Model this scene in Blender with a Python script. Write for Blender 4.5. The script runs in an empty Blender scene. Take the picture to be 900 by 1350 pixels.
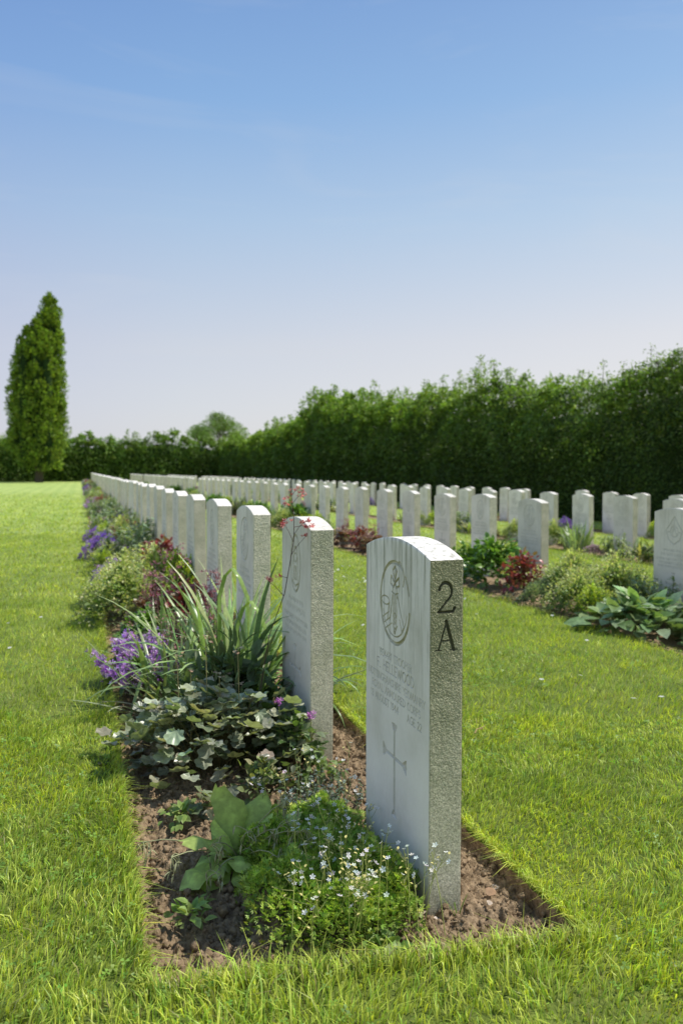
import bpy, bmesh, math, random
import numpy as np
from mathutils import Vector
random.seed(7); RNG = np.random.default_rng(7)
R = math.radians
COL = bpy.context.scene.collection

# ------------------------------------------------------------------ frame
# world X runs across the rows, Y runs along them (away from the viewer), Z up
CAM = (-0.676, -1.449, 0.95); YAW = 0.3221; PITCH = 0.053; FPX = 1022.65
SY, CY = math.sin(YAW), math.cos(YAW)
def gz(x):
    x = np.asarray(x, float)
    return -0.0287*np.clip(x-0.1, 0, 12.5)
LAWN = 0.04      # turf stands this much above the soil of the beds

# ------------------------------------------------------------------ noise
def _hash(*a):
    h = np.zeros(np.shape(a[0]), dtype=np.int64)
    for k, v in enumerate(a):
        h = h + v.astype(np.int64)*[374761393, 668265263, 2147483647, 1274126177][k]
    h = (h ^ (h >> 13))*1274126177
    h = h & 0x7fffffff
    h = (h ^ (h >> 16))*2246822519 & 0x7fffffff
    return (h & 0xffffff)/float(0xffffff)
def vnoise(x, y, seed=0):
    x = np.asarray(x, float); y = np.asarray(y, float)
    xi = np.floor(x); yi = np.floor(y); fx = x-xi; fy = y-yi
    fx = fx*fx*(3-2*fx); fy = fy*fy*(3-2*fy)
    s = np.full(np.shape(xi), seed)
    a = _hash(xi, yi, s); b = _hash(xi+1, yi, s); c = _hash(xi, yi+1, s); d = _hash(xi+1, yi+1, s)
    return (a*(1-fx)+b*fx)*(1-fy)+(c*(1-fx)+d*fx)*fy
def fbm(x, y, oct=4, seed=0, gain=.5):
    t = 0; a = 1; n = 0
    for o in range(oct):
        t = t+a*(vnoise(x*2**o+o*17.3, y*2**o-o*9.1, seed+o)-.5); n += a; a *= gain
    return t/n*2

# ------------------------------------------------------------------ materials
def newmat(name):
    m = bpy.data.materials.new(name); m.use_nodes = True
    nt = m.node_tree; nt.nodes.clear()
    return m, nt, nt.nodes, nt.links
def ramp(N, pts, interp='LINEAR'):
    r = N.new('ShaderNodeValToRGB'); r.color_ramp.interpolation = interp
    e = r.color_ramp.elements
    while len(e) < len(pts): e.new(.5)
    for k, (p, c) in enumerate(pts):
        e[k].position = p; e[k].color = (c[0], c[1], c[2], 1) if len(c) == 3 else c
    return r
def noise_node(N, L, vec, scale, detail=4, rough=.6):
    n = N.new('ShaderNodeTexNoise'); n.inputs['Scale'].default_value = scale
    n.inputs['Detail'].default_value = detail; n.inputs['Roughness'].default_value = rough
    if vec is not None: L.new(vec, n.inputs['Vector'])
    return n
def mixc(N, L, a, b, fac, mode='MIX'):
    m = N.new('ShaderNodeMix'); m.data_type = 'RGBA'; m.blend_type = mode
    for s, v in ((0, fac), (6, a), (7, b)):
        if hasattr(v, 'is_output'): L.new(v, m.inputs[s])
        elif s == 0: m.inputs[0].default_value = v
        else: m.inputs[s].default_value = (*v, 1)
    return m.outputs[2]
def mapping(N, L, vec, scale):
    m = N.new('ShaderNodeMapping'); m.inputs['Scale'].default_value = scale; L.new(vec, m.inputs['Vector'])
    return m.outputs['Vector']

def leaf_material(name, rough=.45, trans=.35, spec=.35, tint=(1.25, 1.35, .5)):
    """leaf / petal tissue: colour per leaf from the mesh, light passes through"""
    m, nt, N, L = newmat(name)
    at = N.new('ShaderNodeAttribute'); at.attribute_name = 'Col'
    co = N.new('ShaderNodeTexCoord')
    nz = noise_node(N, L, co.outputs['Object'], 60, 3)
    rp = ramp(N, [(.3, (.75, .75, .75)), (.7, (1.2, 1.2, 1.2))]); L.new(nz.outputs['Fac'], rp.inputs[0])
    col = mixc(N, L, at.outputs['Color'], rp.outputs[0], 1.0, 'MULTIPLY')
    p = N.new('ShaderNodeBsdfPrincipled'); p.inputs['Roughness'].default_value = rough
    p.inputs['Specular IOR Level'].default_value = spec
    L.new(col, p.inputs['Base Color'])
    t = N.new('ShaderNodeBsdfTranslucent')
    tc = mixc(N, L, col, tint, 1.0, 'MULTIPLY'); L.new(tc, t.inputs['Color'])
    mx = N.new('ShaderNodeMixShader'); mx.inputs[0].default_value = trans
    L.new(p.outputs[0], mx.inputs[1]); L.new(t.outputs[0], mx.inputs[2])
    o = N.new('ShaderNodeOutputMaterial'); L.new(mx.outputs[0], o.inputs[0])
    return m
M_LEAF = leaf_material('leaf_tissue')
M_GLOSS = leaf_material('glossy_leaf', rough=.32, trans=.28, spec=.5)
M_GRASS = leaf_material('grass_blade', rough=.42, trans=.42, spec=.4, tint=(1.3, 1.3, .4))
M_PETAL = leaf_material('petal', rough=.6, trans=.35, spec=.2, tint=(1.1, 1.1, 1.1))
M_HEDGE = leaf_material('hedge_leaf', rough=.5, trans=.3, spec=.3, tint=(1.2, 1.3, .5))
M_STEM = leaf_material('stem', rough=.6, trans=.0, spec=.25)

def stone_material(name, side_dark, algae, seedv=0., bump=.35, side_base=(.72, .67, .58)):
    """pale limestone: rain streaks on the face, algae and pitting on the edges"""
    m, nt, N, L = newmat(name)
    co = N.new('ShaderNodeTexCoord'); geo = N.new('ShaderNodeNewGeometry'); obj = co.outputs['Object']
    oi = N.new('ShaderNodeObjectInfo')
    add = N.new('ShaderNodeVectorMath'); add.operation = 'ADD'; L.new(obj, add.inputs[0])
    cmb = N.new('ShaderNodeCombineXYZ'); mu = N.new('ShaderNodeMath'); mu.operation = 'MULTIPLY'
    mu.inputs[1].default_value = 37; L.new(oi.outputs['Random'], mu.inputs[0])
    L.new(mu.outputs[0], cmb.inputs[1]); L.new(cmb.outputs[0], add.inputs[1]); vec = add.outputs[0]
    big = noise_node(N, L, vec, 5, 4)
    r1 = ramp(N, [(.25, (.62, .59, .52)), (.5, (.78, .745, .70)), (.8, (.87, .84, .79))]); L.new(big.outputs['Fac'], r1.inputs[0])
    st = noise_node(N, L, mapping(N, L, vec, (60, 60, 3.5)), 1.1, 6, .75)          # vertical rain streaks
    sep = N.new('ShaderNodeSeparateXYZ'); L.new(obj, sep.inputs[0])
    hr = N.new('ShaderNodeMapRange'); hr.inputs['From Min'].default_value = .35; hr.inputs['From Max'].default_value = .82
    L.new(sep.outputs['Z'], hr.inputs['Value'])
    r2 = ramp(N, [(.46, (0, 0, 0)), (.62, (1, 1, 1))]); L.new(st.outputs['Fac'], r2.inputs[0])
    sm = N.new('ShaderNodeMath'); sm.operation = 'MULTIPLY'; L.new(r2.outputs[0], sm.inputs[0]); L.new(hr.outputs[0], sm.inputs[1])
    sm2 = N.new('ShaderNodeMath'); sm2.operation = 'MULTIPLY'; sm2.inputs[1].default_value = algae; L.new(sm.outputs[0], sm2.inputs[0])
    c = mixc(N, L, r1.outputs[0], (.20, .20, .13), sm2.outputs[0])
    # the narrow end (normal along -Y) is rougher and carries more algae near the top
    sn = N.new('ShaderNodeSeparateXYZ'); L.new(geo.outputs['True Normal'], sn.inputs[0])
    isd = N.new('ShaderNodeMapRange'); isd.inputs['From Min'].default_value = .35; isd.inputs['From Max'].default_value = .7
    ng = N.new('ShaderNodeMath'); ng.operation = 'MULTIPLY'; ng.inputs[1].default_value = -1; L.new(sn.outputs['Y'], ng.inputs[0]); L.new(ng.outputs[0], isd.inputs['Value'])
    pn = noise_node(N, L, vec, 9, 5, .7)
    hr2 = N.new('ShaderNodeMapRange'); hr2.inputs['From Min'].default_value = -.05; hr2.inputs['From Max'].default_value = .62; L.new(sep.outputs['Z'], hr2.inputs['Value'])
    sc = mixc(N, L, side_base, side_dark, hr2.outputs[0])
    pr = ramp(N, [(.3, (.75, .78, .65)), (.7, (1.2, 1.18, 1.1))]); L.new(pn.outputs['Fac'], pr.inputs[0])
    sc = mixc(N, L, sc, pr.outputs[0], 1., 'MULTIPLY')
    sp = noise_node(N, L, vec, 260, 2, .6); spr = ramp(N, [(.35, (.6, .6, .55)), (.62, (1.25, 1.25, 1.2))]); L.new(sp.outputs['Fac'], spr.inputs[0])
    sc = mixc(N, L, sc, spr.outputs[0], .8, 'MULTIPLY')
    c = mixc(N, L, c, sc, isd.outputs[0])
    # splashed soil at the foot
    ft = N.new('ShaderNodeMapRange'); ft.inputs['From Min'].default_value = .09; ft.inputs['From Max'].default_value = .0; L.new(sep.outputs['Z'], ft.inputs['Value'])
    fm = N.new('ShaderNodeMath'); fm.operation = 'MULTIPLY'; L.new(ft.outputs[0], fm.inputs[0]); L.new(big.outputs['Fac'], fm.inputs[1])
    c = mixc(N, L, c, (.22, .17, .11), fm.outputs[0])
    tr = ramp(N, [(0, (.84, .84, .80)), (.5, (.97, .96, .94)), (1, (1.03, 1.02, 1.0))]); L.new(oi.outputs['Random'], tr.inputs[0])
    if name == 'limestone': c = mixc(N, L, c, tr.outputs[0], 1., 'MULTIPLY')
    p = N.new('ShaderNodeBsdfPrincipled'); p.inputs['Roughness'].default_value = .85; p.inputs['Specular IOR Level'].default_value = .25
    L.new(c, p.inputs['Base Color'])
    bn = noise_node(N, L, vec, 330, 3, .75); bs = N.new('ShaderNodeMath'); bs.operation = 'MULTIPLY_ADD'
    bs.inputs[1].default_value = bump; bs.inputs[2].default_value = .08; L.new(isd.outputs[0], bs.inputs[0])
    b = N.new('ShaderNodeBump'); b.inputs['Distance'].default_value = .0035; L.new(bs.outputs[0], b.inputs['Strength']); L.new(bn.outputs['Fac'], b.inputs['Height'])
    L.new(b.outputs[0], p.inputs['Normal'])
    o = N.new('ShaderNodeOutputMaterial'); L.new(p.outputs[0], o.inputs[0])
    return m
M_STONE1 = stone_material('weathered_limestone', (.31, .30, .21), .8, bump=.2, side_base=(.68, .65, .57))
M_STONE = stone_material('limestone', (.66, .63, .56), .35, bump=.3)
def flat_mat(name, a, b, scale, rough=.8, bump=0., spec=.2):
    m, nt, N, L = newmat(name); co = N.new('ShaderNodeTexCoord')
    n = noise_node(N, L, co.outputs['Object'], scale, 6, .65)
    r = ramp(N, [(.3, a), (.7, b)]); L.new(n.outputs['Fac'], r.inputs[0])
    p = N.new('ShaderNodeBsdfPrincipled'); p.inputs['Roughness'].default_value = rough; p.inputs['Specular IOR Level'].default_value = spec
    L.new(r.outputs[0], p.inputs['Base Color'])
    if bump:
        bb = N.new('ShaderNodeBump'); bb.inputs['Strength'].default_value = bump; bb.inputs['Distance'].default_value = .01
        L.new(n.outputs['Fac'], bb.inputs['Height']); L.new(bb.outputs[0], p.inputs['Normal'])
    o = N.new('ShaderNodeOutputMaterial'); L.new(p.outputs[0], o.inputs[0]); return m
M_LETTER = flat_mat('dark_cut', (.06, .06, .035), (.12, .12, .07), 60, .95)  # plot letters coloured much darker than the stone around them
M_CARVE = flat_mat('yellowish_carving', (.34, .32, .21), (.58, .56, .46), 40, .9)  # badge cuts coloured darker and yellower than the face
M_CARVE2 = flat_mat('carved_stone', (.48, .465, .41), (.64, .62, .57), 30, .9)
M_SOIL = flat_mat('dry_soil', (.12, .082, .045), (.40, .29, .18), 70, .95, .9)
M_BARK = flat_mat('bark', (.05, .04, .03), (.12, .10, .075), 20, .9, .5)
M_CORE = flat_mat('darkened_core', (.012, .026, .007), (.03, .06, .014), 6, 1., .3)  # dim interior of hedges and tree put into the colour
def lawn_material():
    m, nt, N, L = newmat('lawn_turf'); co = N.new('ShaderNodeTexCoord'); v = co.outputs['Object']
    big = noise_node(N, L, v, .55, 5, .6); mid = noise_node(N, L, v, 9, 6, .75); fine = noise_node(N, L, v, 60, 4, .8)
    sep = N.new('ShaderNodeSeparateXYZ'); L.new(v, sep.inputs[0])
    # mowing stripes, faint, along the rows
    wv = N.new('ShaderNodeTexWave'); wv.inputs['Scale'].default_value = .55; wv.inputs['Distortion'].default_value = 1.2; wv.inputs['Detail'].default_value = 1
    wv.bands_direction = 'X'; L.new(v, wv.inputs['Vector'])
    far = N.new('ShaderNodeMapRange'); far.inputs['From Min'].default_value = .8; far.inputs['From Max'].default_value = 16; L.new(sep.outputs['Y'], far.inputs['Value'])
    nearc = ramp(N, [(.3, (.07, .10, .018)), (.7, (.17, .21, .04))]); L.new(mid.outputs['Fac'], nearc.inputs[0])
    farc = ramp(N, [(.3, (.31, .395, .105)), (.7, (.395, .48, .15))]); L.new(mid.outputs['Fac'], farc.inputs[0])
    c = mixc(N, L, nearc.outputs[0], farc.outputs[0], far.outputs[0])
    br = ramp(N, [(.35, (.86, .9, .85)), (.65, (1.12, 1.08, 1.1))]); L.new(big.outputs['Fac'], br.inputs[0])
    c = mixc(N, L, c, br.outputs[0], 1., 'MULTIPLY')
    wr = ramp(N, [(.3, (.92, .95, .92)), (.7, (1.06, 1.04, 1.06))]); L.new(wv.outputs['Fac'], wr.inputs[0]); c = mixc(N, L, c, wr.outputs[0], 1., 'MULTIPLY')
    fr = ramp(N, [(.3, (.7, .72, .7)), (.7, (1.25, 1.25, 1.2))]); L.new(fine.outputs['Fac'], fr.inputs[0]); c = mixc(N, L, c, fr.outputs[0], .8, 'MULTIPLY')
    p = N.new('ShaderNodeBsdfPrincipled'); p.inputs['Roughness'].default_value = .8; p.inputs['Specular IOR Level'].default_value = .15; L.new(c, p.inputs['Base Color'])
    b = N.new('ShaderNodeBump'); b.inputs['Strength'].default_value = .5; b.inputs['Distance'].default_value = .03; L.new(fine.outputs['Fac'], b.inputs['Height']); L.new(b.outputs[0], p.inputs['Normal'])
    o = N.new('ShaderNodeOutputMaterial'); L.new(p.outputs[0], o.inputs[0]); return m
M_LAWN = lawn_material()

# ------------------------------------------------------------------ mesh helpers
def mesh_np(name, V, faces, mat, col=None, smooth=False):
    """V (n,3); faces: list of (m,k) int arrays; col (n,3)"""
    me = bpy.data.meshes.new(name)
    V = np.asarray(V, np.float32)
    me.vertices.add(len(V)); me.vertices.foreach_set('co', V.ravel())
    faces = [np.asarray(f, np.int32) for f in faces if len(f)]
    tot = sum(f.size for f in faces); nf = sum(len(f) for f in faces)
    me.loops.add(tot); me.polygons.add(nf)
    me.loops.foreach_set('vertex_index', np.concatenate([f.ravel() for f in faces]))
    sizes = np.concatenate([np.full(len(f), f.shape[1]) for f in faces])
    st = np.concatenate([[0], np.cumsum(sizes)[:-1]]).astype(np.int32)
    me.polygons.foreach_set('loop_start', st)
    if smooth: me.polygons.foreach_set('use_smooth', np.ones(nf, bool))
    if col is not None:
        a = me.color_attributes.new('Col', 'FLOAT_COLOR', 'POINT')
        c = np.ones((len(V), 4), np.float32); c[:, :3] = col; a.data.foreach_set('color', c.ravel())
    me.update(calc_edges=True); me.validate()
    me.materials.append(mat)
    return me
def link(name, me, parent=None, loc=None, rotz=0):
    o = bpy.data.objects.new(name, me); COL.objects.link(o)
    if loc is not None: o.location = loc
    if rotz: o.rotation_euler = (0, 0, rotz)
    if parent: o.parent = parent
    return o
def tag(o, label=None, cat=None, group=None, kind=None):
    if label: o['label'] = label
    if cat: o['category'] = cat
    if group: o['group'] = group
    if kind: o['kind'] = kind
    return o
def empty(name, loc, rotz=0):
    o = bpy.data.objects.new(name, None); COL.objects.link(o); o.location = loc; o.rotation_euler = (0, 0, rotz)
    o.empty_display_size = .1
    return o
def copy_tree(o, parent=None):
    c = o.copy(); COL.objects.link(c)
    if parent: c.parent = parent
    for ch in list(o.children): copy_tree(ch, c)
    return c

class Veg:
    """collects many small leaves, petals and stems into one mesh with a colour per leaf"""
    def __init__(s): s.V = []; s.F = {}; s.C = []; s.n = 0
    def add(s, V, F, C):
        V = np.asarray(V, float); s.V.append(V); C = np.asarray(C, float)
        s.C.append(np.broadcast_to(C, (len(V), 3)) if C.ndim == 1 else C)
        for f in F:
            f = np.asarray(f)
            if len(f): s.F.setdefault(f.shape[1], []).append(f+s.n)
        s.n += len(V)
    def inst(s, T, P, M, S, C):
        """template T=(verts, [faces], shade) at points P with matrices M, sizes S, colours C"""
        tv, tf, sh = T; n = len(P); k = len(tv)
        if n == 0: return
        S = np.broadcast_to(np.asarray(S, float).reshape(-1, 1) if np.ndim(S) < 2 else S, (n, 1)) if np.ndim(S) < 2 else S
        L = tv[None]*(S[:, None, :])
        W = np.einsum('nij,nkj->nki', M, L)+P[:, None, :]
        c = C[:, None, :]*sh[None, :, None]
        fs = [(f[None]+(np.arange(n)*k)[:, None, None]).reshape(-1, f.shape[1]) for f in tf]
        s.add(W.reshape(-1, 3), fs, c.reshape(-1, 3))
    def mesh(s, name, mat, smooth=True):
        V = np.concatenate(s.V); C = np.concatenate(s.C)
        return mesh_np(name, V, [np.concatenate(v) for v in s.F.values()], mat, C, smooth)
    def build(s, name, mat, parent=None, loc=None, smooth=True):
        return link(name, s.mesh(name, mat, smooth), parent, loc)

def rmat(yaw, pitch, roll):
    """leaf frame: length along +Y, normal +Z; roll about Y, lift by pitch, turn by yaw"""
    yaw, pitch, roll = np.broadcast_arrays(np.asarray(yaw, float), pitch, roll)
    n = yaw.size; yaw = yaw.ravel(); pitch = pitch.ravel(); roll = roll.ravel()
    cy, sy, cp, sp, cr, sr = np.cos(yaw), np.sin(yaw), np.cos(pitch), np.sin(pitch), np.cos(roll), np.sin(roll)
    z = np.zeros(n); o = np.ones(n)
    A = np.stack([cr, z, sr, z, o, z, -sr, z, cr], -1).reshape(n, 3, 3)
    B = np.stack([o, z, z, z, cp, -sp, z, sp, cp], -1).reshape(n, 3, 3)
    Cm = np.stack([cy, -sy, z, sy, cy, z, z, z, o], -1).reshape(n, 3, 3)
    return Cm @ B @ A
def leaf_T(w=.5, curl=.25, fold=.12, tip=.0, seg=4, base=.08):
    v = []; sh = []
    for i in range(seg+1):
        t = i/seg; ww = w*.5*(math.sin(math.pi*min(1, t**.8*.93+base))**.8) if i < seg else .0
        zc = -curl*t*t+.0
        v += [(-ww, t, zc+fold*ww*2), (0, t, zc), (ww, t, zc+fold*ww*2)]; sh += [1, .82, 1]
    f = []
    for i in range(seg):
        a = i*3; f += [(a, a+1, a+4, a+3), (a+1, a+2, a+5, a+4)]
    return np.array(v, float), [np.array(f)], np.array(sh, float)
def round_T(lobes=7, n=28, amp=.10, cup=.12, wave=.05):
    """round scalloped leaf, stalk end at the origin"""
    v = [(0, .08, 0)]; sh = [.8]
    for ring, rr in ((0, .5), (1, 1.)):
        for i in range(n):
            a = -math.pi/2+.22+(2*math.pi-.44)*i/(n-1)
            r = .5*rr*(1+amp*math.cos(lobes*(a+math.pi/2))*rr+amp*.35*math.cos(lobes*3*(a+math.pi/2))*rr)
            v.append((r*math.cos(a), .45+r*math.sin(a)*.95 if rr == 1 else .3+r*math.sin(a), cup*rr*rr+wave*rr*math.cos(5*a))); sh.append(1 if rr == 1 else .92)
    f3 = []; f4 = []
    for i in range(n-1):
        f3.append((0, 1+i, 2+i)); f4.append((1+i, 1+n+i, 2+n+i, 2+i))
    return np.array(v, float), [np.array(f3), np.array(f4)], np.array(sh, float)
def quad_T(w=.55, bend=.12):
    v = np.array([(0, 0, 0), (w*.5, .45, bend), (0, 1, -bend), (-w*.5, .45, bend)], float)
    return v, [np.array([(0, 1, 2), (0, 2, 3)])], np.array([.85, 1, 1, 1.])
def frond_T():
    """three finger divided tiny leaf"""
    v = []; f = []
    for a in (-.6, 0, .6):
        k = len(v); c, s_ = math.cos(a), math.sin(a)
        for x, y, z in ((-.09, 0, 0), (.09, 0, 0), (.13, .6, .1), (0, 1, .16), (-.13, .6, .1)):
            v.append((x*c+y*s_, -x*s_+y*c, z))
        f.append((k, k+1, k+2, k+3, k+4))
    return np.array(v, float), [np.array(f)], np.ones(len(v))
def flower_T(petals=5, cup=.35, w=.62):
    v = []; f = []; sh = []
    for i in range(petals):
        a = 2*math.pi*i/petals; c, s_ = math.cos(a), math.sin(a); k = len(v)
        for x, y, z in ((-.06, .05, 0), (.06, .05, 0), (w*.5, .62, cup*.6), (w*.3, .95, cup*.95), (0, 1.02, cup), (-w*.3, .95, cup*.95), (-w*.5, .62, cup*.6)):
            v.append((x*c-y*s_, x*s_+y*c, z)); sh.append(1 if y > .1 else .75)
        f.append(tuple(range(k, k+7)))
    return np.array(v, float), [np.array(f)], np.array(sh, float)
def trefoil_T():
    v = [(0, 0, 0)]; f = []; 
    for j in range(3):
        a = 2*math.pi*j/3; k = len(v)
        for b, r in ((-.55, .75), (-.3, 1.), (0, .93), (.3, 1.), (.55, .75)):
            v.append((r*math.cos(a+b), r*math.sin(a+b), .12))
        f.append((0, k, k+1, k+2, k+3, k+4))
    return np.array(v, float), [np.array(f)], np.concatenate([[.7], np.ones(15)])
T_LEAF = leaf_T(); T_BROAD = leaf_T(w=.62, curl=.35, fold=.1, seg=5); T_NARROW = leaf_T(w=.22, curl=.3, fold=.25, seg=3)
T_OVAL = leaf_T(w=.7, curl=.2, fold=.15, seg=3); T_ROUND = round_T(); T_QUAD = quad_T(); T_FROND = frond_T()
T_FLOW5 = flower_T(); T_BELL = flower_T(5, .9, .5); T_TREFOIL = trefoil_T()

def jitter(base, n, v=.18, hue=.08, rng=RNG):
    base = np.array(base, float); k = rng.normal(1, v, (n, 1)).clip(.5, 1.7); h = rng.normal(0, hue, (n, 3))
    return (base*k*(1+h)).clip(0, 1)
def pick(cols, n, v=.15, hue=.06, rng=RNG):
    cols = np.array(cols, float); c = cols[rng.integers(0, len(cols), n)]
    return (c*rng.normal(1, v, (n, 1)).clip(.5, 1.6)*(1+rng.normal(0, hue, (n, 3)))).clip(0, 1)
def ribbon(pts, widths, side=None, fold=.0):
    """strap through pts; returns verts, faces"""
    pts = np.asarray(pts, float); n = len(pts); d = np.gradient(pts, axis=0); d /= np.linalg.norm(d, axis=1)[:, None]+1e-9
    if side is None:
        h = pts[-1]-pts[0]; side = np.cross(h, (0, 0, 1)); 
        if np.linalg.norm(side) < 1e-6: side = np.array([1., 0, 0])
    side = np.asarray(side, float); side = side/np.linalg.norm(side)
    nn = np.cross(side, d); w = np.asarray(widths)[:, None]*.5
    V = np.stack([pts-side*w+nn*fold*w, pts, pts+side*w+nn*fold*w], 1).reshape(-1, 3)
    f = []
    for i in range(n-1):
        a = i*3; f += [(a, a+1, a+4, a+3), (a+1, a+2, a+5, a+4)]
    return V, np.array(f)
def tube(pts, radii, sides=5):
    pts = np.asarray(pts, float); n = len(pts); d = np.gradient(pts, axis=0); d /= np.linalg.norm(d, axis=1)[:, None]+1e-9
    ref = np.array([1., .13, .07]) if abs(d[0][0]) < .8 else np.array([0, 1., .1])
    u = np.cross(d, ref); u /= np.linalg.norm(u, axis=1)[:, None]; w = np.cross(d, u)
    a = np.arange(sides)*2*math.pi/sides
    V = (pts[:, None]+(u[:, None]*np.cos(a)[None, :, None]+w[:, None]*np.sin(a)[None, :, None])*np.asarray(radii)[:, None, None]).reshape(-1, 3)
    f = [(i*sides+j, i*sides+(j+1) % sides, (i+1)*sides+(j+1) % sides, (i+1)*sides+j) for i in range(n-1) for j in range(sides)]
    return V, np.array(f)
def arc_pts(base, yaw, length, lift, droop, n=7, wob=0.):
    """points of a leaf that rises with angle lift and bends over by droop"""
    p = [np.array(base, float)]; a = lift
    for i in range(n-1):
        t = (i+1)/(n-1); a = lift-droop*t**1.6; st = length/(n-1); yw = yaw+wob*t
        p.append(p[-1]+np.array([math.cos(yw)*math.cos(a), math.sin(yw)*math.cos(a), math.sin(a)])*st)
    return np.array(p)
def strap(v, base, yaw, length, lift, droop, w, col, n=8, fold=.3, wob=0.):
    p = arc_pts(base, yaw, length, lift, droop, n, wob); t = np.linspace(0, 1, n)
    ww = w*np.clip(np.minimum(1, .55+t*1.6), 0, 1)*np.clip((1-t)*3.2, .04, 1)**.8
    side = (-math.sin(yaw), math.cos(yaw), 0)
    V, F = ribbon(p, ww, side, fold); c = np.array(col)[None]*(.75+.35*np.repeat(t, 3))[:, None]
    v.add(V, [F], c)
    return p[-1]
def thin_stem(v, pts, r, col): 
    V, F = tube(pts, np.linspace(r, r*.6, len(pts)), 4); v.add(V, [F], np.array(col))

# ------------------------------------------------------------------ ground, lawns, beds
BEDS = [(-.58, .245, -.10, 66.), (2.30, 3.15, .3, 66.), (5.38, 6.04, .8, 66.), (8.28, 8.95, .8, 66.)]
def front_y(x): return -.105-.115*np.clip((np.asarray(x, float)+.58)/.83, 0, 1)      # the near end of the first bed runs slightly askew
def grid(x0, x1, y0, y1, nx, ny, zf, pw=1.):
    xs = np.linspace(x0, x1, nx); ys = y0+(y1-y0)*np.linspace(0, 1, ny)**pw
    X, Y = np.meshgrid(xs, ys); V = np.stack([X, Y, zf(X, Y)], -1).reshape(-1, 3)
    i = (np.arange(ny-1)[:, None]*nx+np.arange(nx-1)[None]).ravel()
    return V, np.stack([i, i+1, i+1+nx, i+nx], -1)
def join(parts):
    V = []; F = []; n = 0
    for v, f in parts: V.append(v); F.append(f+n); n += len(v)
    return np.concatenate(V), np.concatenate(F)
def lawn_z(X, Y): return gz(X)+LAWN+.012*fbm(X*1.3, Y*1.3, 3, 5)+.004*fbm(X*9, Y*9, 2, 8)
YF = 68.0
strips = [(-70, -.58, -8, YF, 240, 160), (.245, 2.30, -8, YF, 50, 260), (3.15, 5.38, -8, YF, 30, 160), (6.04, 8.28, -8, YF, 30, 120), (8.95, 13.5, -8, YF, 30, 100)]
parts = []
for (a, b, c, d, nx, ny) in strips: parts.append(grid(a, b, c, d, nx, ny, lawn_z, 1.6))
for bi, (a, b, c, d) in enumerate(BEDS):
    V, F = grid(a, b, -8, c, 20, 120, lawn_z)
    if bi == 0: V[:, 1] = -8+(V[:, 1]+8)*(front_y(V[:, 0])+8)/(c+8); V[:, 2] = lawn_z(V[:, 0], V[:, 1])
    parts.append((V, F))
V, F = join(parts)
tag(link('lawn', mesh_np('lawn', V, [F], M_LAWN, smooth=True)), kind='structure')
V, F = grid(-500, 500, -300, 700, 200, 60, lambda X, Y: gz(X)-.12)
tag(link('ground', mesh_np('ground', V, [F], M_LAWN, smooth=True)), kind='structure')
def soil_z(X, Y):
    dome = .012*np.sin(np.clip((X+.6)/.85, 0, 1)*math.pi)
    return dome+.026*fbm(X*7, Y*7, 3, 21)+.030*np.abs(fbm(X*26, Y*26, 3, 31))+.020*fbm(X*75, Y*75, 2, 41)-.012
parts = [grid(-.62, .28, -.26, 2.6, 200, 580, lambda X, Y: soil_z(X, Y)+gz(X))]
parts.append(grid(-.62, .28, 2.6, 66, 20, 600, lambda X, Y: soil_z(X, Y)))
for (a, b, c, d) in BEDS[1:]: parts.append(grid(a-.03, b+.03, c-.03, d, 24, 700, lambda X, Y: gz(X)+.02*fbm(X*7, Y*7, 3, 3)))
V, F = join(parts)
tag(link('soil', mesh_np('soil', V, [F], M_SOIL, smooth=True)), kind='structure')
# cut turf edges round the beds
parts = []
def wall_strip(p0, p1, n, h0, h1):
    t = np.linspace(0, 1, n); P = np.array(p0)[None]*(1-t[:, None])+np.array(p1)[None]*t[:, None]
    dirv = (np.array(p1)-p0)/np.linalg.norm(np.array(p1)-p0); nrm = np.array([-dirv[1], dirv[0]])
    rows = []
    for k, h in enumerate(np.linspace(h0, h1, 6)):
        off = (fbm(t*n*.25, np.full(n, k*.8), 3, 77)*.012)[:, None]*nrm[None]
        z = gz(P[:, 0])+h+(.012*fbm(P[:, 0]*1.3, P[:, 1]*1.3, 3, 5) if k == 5 else 0)
        rows.append(np.column_stack([P+off, z]))
    V = np.array(rows).reshape(-1, 3); i = (np.arange(5)[:, None]*n+np.arange(n-1)[None]).ravel()
    return V, np.stack([i, i+1, i+1+n, i+n], -1)
for bi, (a, b, c, d) in enumerate(BEDS):
    n = 900 if bi == 0 else 200
    parts += [wall_strip((a, c), (a, 12), n, -.05, LAWN+.002), wall_strip((b, c if bi else -.22), (b, 12), n, -.05, LAWN+.002),
              wall_strip((a, c), (b, c) if bi else (b, -.22), 100, -.05, LAWN+.002), wall_strip((a, 12), (a, d), 60, -.05, LAWN), wall_strip((b, 12), (b, d), 60, -.05, LAWN)]
V, F = join(parts)
tag(link('turf_edge', mesh_np('turf_edge', V, [F], M_SOIL)), kind='structure')

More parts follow.
